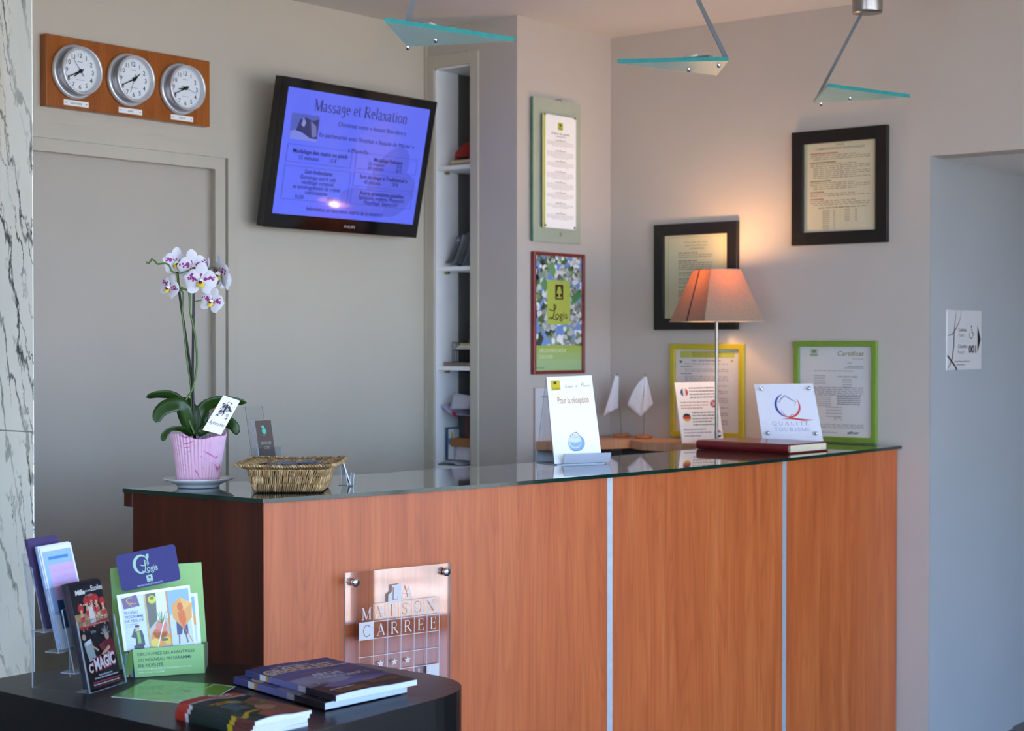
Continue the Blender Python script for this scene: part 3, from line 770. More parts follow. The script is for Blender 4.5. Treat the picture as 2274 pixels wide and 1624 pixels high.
mb.build('charter_sheet', gp)
mb = MB()
for px, py in ((1210, 253), (1277, 264), (1211, 500), (1276, 507)):
    mb = MB(); p = PY(px, py, YC-0.036); mb.lathe([(0.0035, -0.01), (0.0042, 0.003), (0.0, 0.004)], p, pbr('brass_screw', '8a7a3c', 0.3, .8, noise=.05), NY_, 12); mb.build('screw', gp)
for px, py in ((1235, 225), (1235, 522)):
    mb = MB(); p = PY(px, py, YC); mb.lathe([(0.006, 0), (0.006, 0.0215), (0.0, 0.0225)], p, STEEL, NY_, 14); mb.build('standoff', gp)

g = wq(PY, (1187, 558), (1300, 829), YC-0.02)
pf = thing('framed_poster', 'dark red narrow frame with a cherry blossom poster and green emblem', 'poster', V((g[0].x, YC, g[2].z)))
REDW = pbr('dark_red_lacquer', '7c1f1c', 0.25, coat=0.3, noise=0.06, nscale=20)
def ring(mb, q, w, t, mat, n, back=0.0):
    """picture frame of width w and depth t; q is its front outer rectangle"""
    q = [V(p) for p in q]; u = (q[1]-q[0]).normalized()*w; d = (q[3]-q[0]).normalized()*w
    i_ = [q[0]+u+d, q[1]-u+d, q[2]-u-d, q[3]+u-d]; nn = V(n)*t
    vs = q+i_+[p-nn for p in q]+[p-nn for p in i_]; fs = []
    for k in range(4):
        j = (k+1) % 4
        fs += [(k, j, 4+j, 4+k), (8+k, 8+j, j, k), (4+k, 4+j, 12+j, 12+k), (8+k, 12+k, 12+j, 8+j)]
    mb.add(vs, fs, mat); return i_
mb = MB(); inner = ring(mb, g, 0.0125, 0.018, REDW, NY_); mb.build('frame', pf, bevel=0.002)
q = [p+V((0, 0.010, 0)) for p in inner]
mb = sheet(q, 0.004, WHITE, n=NY_); pr = Print(q, 100, 245, mb, n=NY_); pr.coat = .2; pr.dim = 1.0
pr.rect(0, 0, 100, 245, '7796cc').up()
rr = random.Random(4)
def blob(x, y, r, c, k=7, sq=1.0):
    pts = []
    for i in range(k):
        a = 2*math.pi*i/k+rr.uniform(-.2, .2); rad = r*rr.uniform(.65, 1.1); x = min(100, max(0, x)); y = min(192, max(0, y)); pts.append((min(100, max(0, x+rad*math.cos(a))), min(192, max(0, y+rad*sq*math.sin(a)))))
    pr.poly(pts, c)
for i in range(40): blob(rr.uniform(0, 100), rr.uniform(0, 192), rr.uniform(5, 14), rr.choice(['4e6a3c', '6d8c58', '3a4434', '5a7048']), 6, 1.5)
pr.up()
for i in range(150): blob(rr.gauss(62, 30), rr.gauss(90, 62), rr.uniform(4, 9), rr.choice(['d9dad2', 'e8e8e0', 'b8bcb4', 'c9ccc6', 'a3a89e', 'f2f2ec']), 7, 1.35)
pr.up()
for i in range(80): blob(rr.uniform(0, 100), rr.uniform(0, 190), rr.uniform(2, 5), rr.choice(['d9dad2', 'f2f2ec', '8e948a', '6a675a', '7a9c60', '6a8fd0', '86a468', '9a9c84']), 6, 1.6)
pr.up()
for pts, c in (([(30, 20), (38, 10), (44, 30), (40, 52)], '6f9c5c'), ([(12, 60), (22, 44), (28, 62), (22, 80)], '5f9060'), ([(78, 88), (98, 66), (100, 84), (80, 104)], '4f8a50'), ([(56, 42), (64, 50), (70, 66), (60, 60)], '6f9c5c')): pr.poly(pts, c)
pr.up()
pr.rrect(26, 52, 75, 146, 2.5, 'b4c052').up()
pr.rect(43, 61, 60, 93, '4c2416').up()
pr.poly([(49, 65), (54, 65), (57, 80), (46, 80)], 'b4c052').rect(50, 80, 53, 87, 'b4c052').rect(46, 87, 57, 90, 'b4c052')
SCR = [(-2, 0), (2, 3), (9, 0), (15, -12), (17, -26), (14, -36), (7, -33), (3, -24), (3, -14), (9, -10), (14, -14)]
def logis(pr, x, y, k, c, w=2.0, kx=None):
    kx = kx or k
    L1_ = [(x+kx*a, y+k*b) for a, b in _arc(7, -26, 8, 8, 150, -60, 10)+[(11.5, -14), (9, -3), (4, 1), (-1, 0), (2, -4), (9, 0), (16, 3), (20, 0)]]
    pr.line(L1_, w*k, c)
    pr.text('ogis', x+kx*13.5, y, 17*k, c, 27.5*kx, bold=.006)
logis(pr, 30, 134, .95, '5a3a14', 2.2, .95)
pr.rect(0, 192, 100, 207, 'a2b456').rect(0, 207, 100, 222, 'a3ba72').rect(0, 222, 100, 245, 'a4bf86').poly([(0, 192), (50, 189.5), (100, 192)], 'a2b456').up()
pr.text('D\u00c9COUVREZ-NOUS', 10, 206, 7.5, 'dfe6bc', 56, bold=.01).text('DISCOVER', 10, 219, 7.5, 'd3dfb4', 28, bold=.01); pr.grey(3, 20, 238, 2, '6f8050', 3)
mb.build('poster_sheet', pf)

# pale card low on the alcove, behind the acrylic stand
g = wq(PY, (1187, 862), (1300, 1046), YC-0.006)
mb = sheet(g, 0.0055, pbr('card_frame_brown', 'a89088', 0.5, noise=.05), n=NY_)
pr = Print(g, 100, 200, mb, n=NY_); pr.rect(1.5, 1, 100, 200, 'dcdcdc').up().rect(16, 10, 96, 192, 'd6d2d0').up()
pr.rect(12, 20, 60, 22, '77746e').rect(30, 50, 32, 190, 'c2bcb4').rect(60, 50, 61.5, 190, 'c2bcb4')
for i in range(8): pr.grey(36, 58, 60+i*16, 1.6, 'b0a8a0', i)
tag(mb.build('wall_card'), 'pale printed card fixed low on the alcove wall below the red-framed poster', 'card')

# ------------------------------------------------------------------ frames on the right-hand wall
def xframe(name, label, px0, px1, w, depth, mat, inset, cat='framed document', x=XR, lean=0.0):
    g = wq(PX, px0, px1, x-depth)
    if lean: g = [g[0]+V((depth*.0, 0, 0)), g[1], g[2]-V((lean, 0, 0)), g[3]-V((lean, 0, 0))]
    t = thing(name, label, cat, V((x, (g[0].y+g[1].y)/2, g[2].z)))
    mb = MB(); inn = ring(mb, g, w, depth-0.002, mat, NX_); mb.build('frame', t, bevel=0.002)
    return t, inn
BLKF = pbr('black_wood_frame', '17120f', 0.35, spec=0.4, noise=0.1, nscale=30)
GLZ = clear('picture_glass', (.98, .98, .98), 1.0, 1.45, 0.02)
def insert(t, inn, U, W, base, depth=0.012, edge='c8c4b0'):
    q = [p+V((depth, 0, 0)) for p in inn]
    mb = sheet(q, 0.003, pbr('mount_'+base, base, 0.6, noise=0.01), n=NX_)
    pr = Print(q, U, W, mb, n=NX_)
    return mb, pr
def glaze(t, inn):
    mb = MB(); q = [p+V((0.006, 0, 0)) for p in inn]; mb.add(q, [(0, 1, 2, 3)], GLZ); mb.build('glass', t)
t, inn = xframe('framed_document', 'wide black frame with a telephone price list, highest on the right-hand wall', (1757.6, 295), (1969, 537.5), 0.046, 0.022, BLKF, 0)
mb, pr = insert(t, inn, 100, 136, 'cfc6a6')
I1, I2 = '857c6c', 'a39a86'
pr.text('TARIFS', 50, 5, 3, I1, 12, 'c', bold=.02); pr.text('COMMUNICATIONS TELEPHONIQUES', 50, 10.5, 3.2, I1, 68, 'c', bold=.02)
y = 15
for i, (c, w, n_) in enumerate((('c06a5a', .45, 3), ('8a8446', .42, 8), ('8a8446', .34, 4), ('c06a5a', .22, 2), ('c06a5a', .22, 3))):
    pr.rect(9, y, 9+85*w, y+1.6, c); y += 3.2
    for j in range(n_): pr.grey(9 if j < 2 else 13, 94, y, 1.2, I2, i*7+j, fill=(.97 if j % 3 else .75)); y += 3.0
    y += 1.5
pr.grey(20, 88, y, 1.3, '8a8446', 2); y += 4
for j in range(18):
    if y > 132: break
    pr.grey(26, 36, y, 1.3, I2, j); pr.grey(41, 44, y, 1.3, I2, j+50)
    if j not in (7, 8, 9, 10) : pr.grey(57, 64, y, 1.3, I2, j+90); pr.grey(71, 74, y, 1.3, I2, j+130)
    y += 2.8
mb.build('price_list', t); glaze(t, inn)
t, inn = xframe('framed_document', 'wide black frame with a cream notice, behind the lamp shade', (1451.5, 500), (1635.5, 732), 0.044, 0.022, BLKF, 0)
mb, pr = insert(t, inn, 100, 144, 'cdc8a4')
pr.frame(6, 3, 94, 141, .8, 'c3bf84').up()
pr.text("C'est avec du c\u0153ur", 50, 14, 3.4, I1, 38, 'c').text('que l\'on fabrique', 50, 19.5, 3.4, I1, 34, 'c'); pr.text('... DIFFERENTES', 50, 25, 2.6, I1, 26, 'c', bold=.02)
y = 30
for i, n_ in enumerate((3, 5, 2, 3, 1, 4, 3, 3)):
    for j in range(n_): pr.grey(22, 82, y, 1.6, I1 if j == 0 else I2, i*5+j, fill=(.5 if j == 0 else .9)); y += 3.6
    y += 3
mb.build('notice_sheet', t); glaze(t, inn)
YELF = pbr('yellow_frame', 'b4a412', 0.35, coat=.2, noise=0.05)
GRNF = pbr('green_frame', '6f8f2e', 0.35, coat=.2, noise=0.05)
t, inn = xframe('framed_document', 'yellow frame with a printed rules sheet, standing on the work shelf behind the lamp', (1487, 764), (1650, 976), 0.021, 0.018, YELF, 0)
mb, pr = insert(t, inn, 100, 146, 'd8d4d0')
pr.rect(7, 3, 92, 15, 'c8cc62').up()
for j in range(3): pr.grey(26, 72, 4.5+j*3.4, 1.4, '9a8a3a', j, al='c')
pr.text('Salle / Salon Petit-d\u00e9jeuner', 48, 21, 3.0, '4c4644', 46, 'c', bold=.01); pr.disc(8, 22, 2.2, '5a5a38'); pr.disc(88, 20, 2.2, 'd8b428')
y = 25
for i in range(9):
    for j in range(1+(i % 3)): pr.grey(14, 90, y, 1.4, 'aca6a4', i*4+j, fill=.9); y += 3.4
    pr.grey(8, 26, y+1, 1.5, '5d5654', i); y += 6
mb.build('rules_sheet', t); glaze(t, inn)
t, inn = xframe('framed_document', 'green frame with a white certificate, standing on the right end of the counter', (1762, 757.5), (1945, 986.5), 0.020, 0.018, GRNF, 0)
mb, pr = insert(t, inn, 100, 146, 'd4d2ce')
pr.rect(14, 4, 26, 16, 'c4ccb8').up().disc(20, 8, 3, '7aa060').grey(15, 25, 13.5, 1.4, '6a7a60', 1)
pr.text('Certificat', 88, 15, 7.5, '9a8a48', 36, 'r', bold=.015, shear=.2).text('Certificate', 88, 21, 3, 'a89c68', 15, 'r', shear=.2)
G1, G2 = '98959c', '4a464c'
pr.grey(66, 86, 26, 1.2, G1, 1, .3); pr.grey(66, 88, 31, 1.4, G1, 2); pr.grey(62, 88, 34, 1.2, G1, 3)
pr.grey(20, 74, 39, 1.2, G1, 4, al='c'); pr.text('HOTEL MAISON CARREE', 66, 50, 2.4, G2, 28, 'c', bold=.02)
for j in range(4): pr.grey(20, 36, 47+j*4, 1.2, G1, j); pr.grey(58, 74, 53+j*4, 1.2, G1, j+9, .8, 'c')
for j in range(5): pr.grey(12, 90, 66+j*3, 1.2, G1, j+20, .95, 'c')
for j in range(5): pr.grey(16, 44, 82+j*3.4, 1.2, G1, j+30); pr.grey(52, 84, 80+j*3.2, 1.3, '5e5a60', j+40)
for j in range(4): pr.grey(34, 62, 98+j*5, 1.2, G1, j+50, .8, 'c')
pr.line([(48, 118), (50, 112), (51, 119), (54, 114), (58, 119)], .7, '4a4450')
for j in range(3): pr.grey(12, 90, 126+j*2.6, 1, G1, j+60, .98)
pr.text('afnor', 74, 141, 4.4, '3c3a50', 16, 'c', bold=.03, shear=.3); pr.grey(16, 52, 139, 1, G1, 5)
mb.build('certificate_sheet', t); glaze(t, inn)

# ------------------------------------------------------------------ toilet and room sign in the passage
sy = 2.475-0.006
A = PY(2104, 688, sy); C_ = PY(2179, 820, sy)
q = [V((A.x, sy, A.z)), V((C_.x, sy, A.z)), V((C_.x, sy, C_.z)), V((A.x, sy, C_.z))]
mb = sheet(q, 0.005, pbr('sign_plate', 'bdb8b2', 0.35, noise=.02), n=NY_, edge=WHITE)
pr = Print(q, 100, 74, mb, n=NY_)
BR_ = '2a1814'
pr.line([(26, 0), (22, 14), (19, 30), (18, 46), (14, 60), (7, 68), (0, 72)], 2.6, BR_, True)
pr.line([(40, 0), (36, 12), (26, 22), (14, 30), (0, 32)], 1.5, BR_, True)
pr.line([(0, 56), (10, 62), (20, 68), (28, 74)], 2.8, BR_)
pr.text('Toilettes', 31, 26.5, 4.6, '38302e', 25, bold=.012).text('Toilets', 32, 33, 4.4, '6a625e', 16)
pr.text('Chambre', 31, 47, 4.6, '38302e', 27, bold=.012).text('Room', 31, 54, 4.4, '6a625e', 17)
pr.text('001', 62, 53, 9.2, BR_, 22, bold=.035)
pr.disc(70, 20, 1.7, BR_, 1.3).line([(70, 21), (70.5, 27), (75, 27.5), (77, 32)], 1.1, BR_)
pr.line([(69+5*math.cos(a/10), 31+4.2*math.sin(a/10)) for a in range(-8, 42, 4)], 1.0, BR_).line([(70, 24), (74, 24.4)], .9, BR_)
pr.poly([(88, 18), (98, 36), (88, 54)], BR_)
pr.grey(22, 64, 63, 1.4, '7a706a', 3); pr.grey(26, 50, 67, 1.4, '7a706a', 4)
tag(mb.build('direction_sign'), 'pale sign with brown lines pointing right to toilets and room 001', 'sign')

# ------------------------------------------------------------------ glass pendant lamps
TEAL = pbr('glass_edge_teal', '1b8a88', 0.12, spec=0.8, emit=0.0, noise=0.1)
TEALG = pbr('frosted_teal_glass', 'c2ece6', 0.35, spec=0.5, noise=0.02, trans=0.0)
BARM = pbr('grey_metal_bar', '8a9298', 0.35, 0.5, noise=0.05)
def pendant(lab, top3, z, hang_px, can_px, screws, bar_w, tw=0.011):
    P3 = [PZ(x, y, z) for x, y in top3]
    t = thing('pendant_lamp', lab, 'pendant lamp', (0, 0, 0), group='triangular glass pendant lamps')
    cen = sum(P3, V((0, 0, 0)))/3
    cz = V((can_px.x, can_px.y, ZC)); t.location = cz
    mb = MB(); mb.slab([p+V((0, 0, tw)) for p in P3], (0, 0, 1), tw, TEALG, TEAL); mb.build('glass_plate', t)
    for x, y in screws:
        mb = MB(); p = PZ(x, y, z); mb.lathe([(0.0, -0.010), (0.0045, -0.009), (0.005, 0.0)], p, CHROME, Z1, 14); mb.build('screw', t)
    h = PZ(*hang_px, z+tw)
    zb = 2.515
    att = V((can_px.x, can_px.y, zb)); d = (h-att); side = V((d.y, -d.x, 0)).normalized() if abs(d.x)+abs(d.y) > 1e-4 else X1
    att = att+V((d.x, d.y, 0)).normalized()*0.036
    mid = att.lerp(h, .5); d = (h-att).normalized(); sd = RGT*1.0; sd = (sd-d*sd.dot(d)).normalized()
    mb = MB(); nn = d.cross(sd).normalized()
    mb.obox(att.lerp(h, .5), sd*bar_w/2, nn*.002, d*(h-att).length/2, BARM); mb.build('arm', t)
    # lamp holder lying on the plate
    c = cen.lerp(h, .25)+V((0, 0, tw))
    dirv = (cen-h); dirv.z = 0; dirv.normalize()
    mb = MB(); mb.obox(c+V((0, 0, .006)), dirv*.045, dirv.cross(Z1)*.008, Z1*.004, BARM); mb.build('bracket', t)
    mb = MB(); mb.tube([c+V((0, 0, .012)), c+V((0, 0, .012))+dirv*.045], [.006, .0045], pbr('lamp_capsule', 'd8d8d0', .2, noise=.02), 12); mb.build('bulb', t)
    mb = MB(); mb.lathe([(0.0, zb), (.046, zb), (.047, zb+.004), (.047, ZC)], (can_px.x, can_px.y, 0), STEEL, Z1, 36); mb.build('canopy', t)
    return t
def canat(x, dep): p = PD(x, 100, dep); return V((p.x, p.y, ZC))
pendant('triangular glass pendant lamp nearest the television, point to the right', [(855, 49), (1144, 92), (905, 104)], 2.235, (905, 52), canat(985, 4.1), [(967, 87), (905, 103)], 0.014)
pendant('triangular glass pendant lamp above the charter plate, point to the left', [(1371, 140), (1618, 135), (1592, 168)], 2.25, (1612, 128), canat(1505, 4.72), [(1529, 152), (1596, 143)], 0.012)
pendant('triangular glass pendant lamp above the price list frame, its ceiling canopy in view', [(1838, 193), (2021, 217), (1806, 229)], 2.27, (1812, 222), canat(1926, 5.22), [(1887, 216), (1823, 229)], 0.009)

# ------------------------------------------------------------------ table lamp
LP = PX(1591, 978, 5.17); lx, ly = LP.x, LP.y; LB = 1.112
lp = thing('table_lamp', 'lit table lamp with square fabric shade on a slim steel stem', 'table lamp', (lx, ly, LB))
mb = MB(); mb.lathe([(0, 0), (.062, 0), (.064, .004), (.060, .012), (.012, .016), (.0, .016)], (lx, ly, LB), STEEL, seg=40); mb.build('base', lp)
mb = MB(); mb.lathe([(.0060, .012), (.0060, .44), (.0075, .455), (.013, .462), (.013, .50)], (lx, ly, LB), pbr('lamp_stem_steel', '8f877c', .3, 1.0, noise=.05), seg=20)
mb.lathe([(.016, .445), (.017, .47), (.0, .47)], (lx, ly, LB), BLACK, seg=20); mb.build('stem', lp)
m, nt, b = nodes_of('shade_linen')
lw = noise(nt, mapped(nt, (260, 260, 260)), 1.0, 4); b.inputs['Roughness'].default_value = 0.85
nt.links.new(ramp(nt, lw, [(0.3, lin('8c7a66')), (0.7, lin('a4917c'))]), b.inputs['Base Color'])
tr = nt.nodes.new('ShaderNodeBsdfTranslucent'); ad = nt.nodes.new('ShaderNodeMixShader'); ad.inputs[0].default_value = 0.22
nt.links.new(ramp(nt, lw, [(0.3, lin('d89c5c')), (0.7, lin('e8b070'))]), tr.inputs[0])
nt.links.new(b.outputs[0], ad.inputs[1]); nt.links.new(tr.outputs[0], ad.inputs[2]); nt.links.new(ad.outputs[0], nt.nodes['Material Output'].inputs[0])
LIN = m
vd = V((lx, ly, 0)).normalized(); vr = V((vd.y, -vd.x, 0))
# square seen corner-on: left side projects .129, right side .213
sb, st = 0.249, 0.124
ang = math.atan2(.129, .213)
e1 = (vr*math.cos(ang)+vd*math.sin(ang)).normalized(); e2 = (vd*math.cos(ang)-vr*math.sin(ang)).normalized()
def sq(h, s): c = V((lx, ly, h)); return [c-e1*s/2-e2*s/2, c+e1*s/2-e2*s/2, c+e1*s/2+e2*s/2, c-e1*s/2+e2*s/2]
zb_, zt_ = 1.557, 1.745
lo, hi = sq(zb_, sb), sq(zt_, st)
mb = MB(); mb.add(lo+hi, [(0, 1, 5, 4), (1, 2, 6, 5), (2, 3, 7, 6), (3, 0, 4, 7)], LIN)
shd = mb.build('lamp_shade', lp, solid=0.0015)
for q in (lo, hi):
    mb = MB()
    for k in range(4): mb.tube([q[k], q[(k+1) % 4]], .0014, pbr('shade_rim', 'bfae98', .7, noise=.05), 6)
    mb.build('rim', shd)
mb = MB(); a1 = lo[0].lerp(lo[3], .50); a2 = hi[0].lerp(hi[3], .62); n_ = (-e1)
mb.add([a1-e1*.0012-e2*.0045, a1-e1*.0012+e2*.0045, a2-e1*.0012+e2*.0035, a2-e1*.0012-e2*.0035], [(0, 1, 2, 3)], pbr('dark_seam', '3b3a3e', .7, noise=.05)); mb.build('seam_tape', shd, solid=.001)
m = pbr('lamp_bulb', 'ffd9a0', 0.4, emit=3.5)
mb = MB(); mb.lathe([(.0, .585), (.018, .578), (.027, .555), (.024, .530), (.013, .505), (.012, .498)], (lx, ly, LB), m, seg=24); mb.build('bulb', lp)
pl = bpy.data.lights.new('lamp_light', 'POINT'); pl.energy = 1.35; pl.color = (1.0, 0.55, 0.24); pl.shadow_soft_size = 0.03
po = bpy.data.objects.new('lamp_light', pl); COL.objects.link(po); po.location = (lx-.0, ly, LB+.60); 
# ================================================================== things on the counter
def cam_frame(P0):
    """right, away and up at a place, for shaping things that were photographed from the camera's side"""
    d = V((P0.x, P0.y, 0)).normalized(); return V((d.y, -d.x, 0)), d
# ---- orchid
OD = 4.15; ob = PD(441, 1069, OD); OX, OY = ob.x, ob.y
orr, oaw = cam_frame(ob)
def op(px, py, away=0.0):
    """point in the upright plane through the pot axis, moved away by the given metres"""
    p0 = V((OX, OY, 0))+oaw*away
    return PL(px, py, p0, oaw)
su = thing('saucer', 'white china saucer under the pink orchid pot', 'saucer', (OX, OY, HC))
CHINA = pbr('white_china', 'dcdde0', 0.15, coat=.4, noise=.01)
mb = MB(); mb.lathe([(0, .001), (.052, .001), (.053, .006), (.060, .010), (.078, .016), (.087, .0215), (.0885, .0235), (.086, .0245), (.072, .019), (.056, .0125), (.0, .0115)], (OX, OY, HC), CHINA, seg=64); mb.build('dish', su)
t = thing('potted_orchid', 'white and purple spotted orchid in a ribbed pink pot on the counter', 'orchid', (OX, OY, HC+.012))
m, nt, b = nodes_of('pink_paper')
pv = mapped(nt, (1, 1, 1)); w = nt.nodes.new('ShaderNodeTexWave'); w.wave_type = 'RINGS'; w.inputs['Scale'].default_value = 22; w.inputs['Distortion'].default_value = 14; w.inputs['Detail'].default_value = 1; w.inputs['Detail Scale'].default_value = .6
nt.links.new(pv, w.inputs['Vector'])
sw = ramp(nt, w.outputs['Fac'], [(0.0, (1, 1, 1)), (0.08, (1, 1, 1)), (0.14, (0, 0, 0))])
pt = ramp(nt, noise(nt, pv, 26, 2), [(0.52, (0, 0, 0)), (0.6, (1, 1, 1))])
pet = ramp(nt, noise(nt, pv, 34, 1), [(0.74, (0, 0, 0)), (0.76, (1, 1, 1))])
base = mixc(nt, noise(nt, pv, 12, 2), lin('d4a2be'), lin('e6c6d8'))
c1 = mixc(nt, mixc(nt, 1.0, sw, pt, 'MULTIPLY'), base, lin('c2609c'))
nt.links.new(mixc(nt, pet, c1, lin('bf4a7c')), b.inputs['Base Color']); b.inputs['Roughness'].default_value = .45
b.inputs['Subsurface Weight'].default_value = 0.0
PINK = m
zb = HC+.013
def rib(k, h): return 1+0.016*(1 if k % 4 < 2 else -1)
mb = MB()
nseg = 176
rimz = lambda a: .118+.006*math.sin(a*2+1.0)+.003*math.sin(a*5)
vs = []; fs = []
lv = [(0.0, 0.0505), (.25, .0545), (.5, .0585), (.75, .0635), (1.0, .069), (1.0, .0665), (.6, .060)]
for f_, r_ in lv:
    for k in range(nseg):
        a = 2*math.pi*k/nseg; rr_ = r_*(1+0.020*(1 if k % 4 < 2 else -1)); z = zb+f_*rimz(a)
        vs.append(V((OX, OY, 0))+orr*(rr_*math.cos(a))+oaw*(rr_*math.sin(a)*.92)+V((0, 0, z)))
for i in range(len(lv)-1):
    for k in range(nseg): fs.append((i*nseg+k, i*nseg+(k+1) % nseg, (i+1)*nseg+(k+1) % nseg, (i+1)*nseg+k))
fs.append(tuple(range(nseg))[::-1])
mb.add(vs, fs, PINK); mb.build('pot', t)
mb = MB(); mb.lathe([(0, .098), (.03, .100), (.060, .095)], (OX, OY, zb), pbr('potting_bark', '3a2a1c', .95, noise=.5, nscale=90, bump=1.0), seg=30); mb.build('soil', t)
LEAF = pbr('orchid_leaf', '22400f', 0.36, spec=.4, coat=.05, noise=.18, nscale=14)
def leaf(pts, ws, cup=.25, m_=LEAF):
    """strap leaf: pts (px, py, away), half-widths in metres across"""
    P_ = [op(x, y, a) for x, y, a in pts]
    n = 14; S = []
    for i in range(n+1):
        u = i/n*(len(P_)-1); k = min(int(u), len(P_)-2); f_ = u-k
        p0, p1, p2, p3 = P_[max(0, k-1)], P_[k], P_[k+1], P_[min(len(P_)-1, k+2)]
        S.append((p0*(-f_+2*f_**2-f_**3)+p1*(2-5*f_**2+3*f_**3)+p2*(f_+4*f_**2-3*f_**3)+p3*(-f_**2+f_**3))/2)
    vs = []; fs = []
    for i, p in enumerate(S):
        tn = (S[min(n, i+1)]-S[max(0, i-1)]).normalized()
        side = tn.cross(ws[1]).normalized() if ws[1] is not None else tn.cross(oaw).normalized()
        nn = side.cross(tn).normalized(); u = i/n
        w = ws[0]*(max(0.0, math.sin(math.pi*min(1, (u*.86+.10))))**.6)*(1 if u < .97 else .45)
        if i == n: w = ws[0]*.06
        for j in range(-2, 3):
            vs.append(p+side*w*j/2+nn*abs(j)*abs(j)*w*cup*.14)
    for i in range(n):
        for j in range(4): fs.append((i*5+j, i*5+j+1, i*5+j+6, i*5+j+5))
    mb = MB(); mb.add(vs, fs, m_, True); return mb.build('leaf', t, solid=.0016)
DZ_ = V((0, 0, 1))
leaf([(427, 962, 0), (412, 915, -.01), (388, 882, .0), (352, 877, .01), (325, 883, .02)], (.0145, (oaw+DZ_*.9).normalized()))
leaf([(425, 962, 0), (408, 905, -.02), (376, 902, -.03), (354, 917, -.035), (347, 939, -.04)], (.019, (oaw*.9-DZ_*.35).normalized()*-1))
leaf([(428, 965, 0), (424, 935, .01), (413, 905, .015), (404, 884, .03)], (.027, oaw), .1)
leaf([(430, 965, 0), (441, 925, .02), (462, 900, .03), (500, 891, .04), (548, 895, .05)], (.018, (oaw*.8+DZ_*.6).normalized()))
leaf([(424, 968, 0), (406, 955, -.03), (384, 954, -.05), (367, 965, -.055), (361, 980, -.055)], (.0125, (oaw*.6+DZ_*.9).normalized()))
leaf([(440, 965, 0), (470, 945, .01), (500, 937, .0), (520, 948, -.01), (526, 966, -.01)], (.016, (oaw*.9+DZ_*.3).normalized()))
leaf([(432, 965, 0), (440, 940, .03), (450, 918, .04), (462, 908, .05)], (.020, oaw), .1)
STEM = pbr('orchid_stem', '4a6a26', .45, noise=.15, nscale=60)
STEMD = pbr('plant_stake', '1d1a1c', .5, noise=.1)
def stem(pts, r, mat, name, away=0.0, seg=8):
    P_ = [op(x, y, away+(p[2] if len(p) > 2 else 0)) for p in pts for x, y in [p[:2]]]
    # smooth
    S = []
    for k in range(len(P_)-1):
        p0, p1, p2, p3 = P_[max(0, k-1)], P_[k], P_[k+1], P_[min(len(P_)-1, k+2)]
        for q in range(4):
            f_ = q/4; S.append((p0*(-f_+2*f_**2-f_**3)+p1*(2-5*f_**2+3*f_**3)+p2*(f_+4*f_**2-3*f_**3)+p3*(-f_**2+f_**3))/2)
    S.append(P_[-1]); mb = MB(); mb.tube(S, r, mat, seg); return mb.build(name, t)
stem([(433, 975), (428, 853), (429.3, 723), (430, 640)], .0030, STEMD, 'stake')
stem([(431, 975), (425.6, 841), (400, 665), (394, 604)], .0030, STEMD, 'stake', .012)
sp = stem([(432, 965), (416, 925), (407, 905), (415, 884), (427.5, 864), (436.7, 816), (435, 757), (428, 720), (422, 690), (420, 650), (408, 642), (393, 634), (388, 628)], .0026, STEM, 'flower_stem', -.008)
sp2 = stem([(428, 968), (423.8, 860), (416.4, 808), (407, 719.6), (404.6, 690), (407, 655), (397, 636), (392.4, 609), (381, 602), (376, 590), (366, 584.7), (350, 586.5), (344, 580), (337, 577), (331, 584), (325, 583)], .0022, STEM, 'flower_stem', .004)
stem([(430, 671), (449.7, 666), (458, 668)], .0014, STEM, 'flower_stalk', -.012)
stem([(430, 640), (446, 628), (462, 598), (480, 594), (488, 604)], .0014, STEM, 'flower_stalk', .008)
stem([(422, 652), (432, 640), (441, 632)], .0014, STEM, 'flower_stalk', -.015)
stem([(394, 608), (410, 604), (425, 598)], .0014, STEM, 'flower_stalk', -.004)
PETAL = pbr('orchid_petal', 'cfcdd2', .55, noise=.03, nscale=50)
SPOT = pbr('petal_spot', '8e1470', .6, noise=.1, nscale=80)
LIPY = pbr('lip_yellow', 'd9c23a', .5, noise=.1, nscale=90); LIPR = pbr('lip_red', '5e1420', .5, noise=.1); LIPW = pbr('lip_white', 'efe9e2', .5, noise=.05)
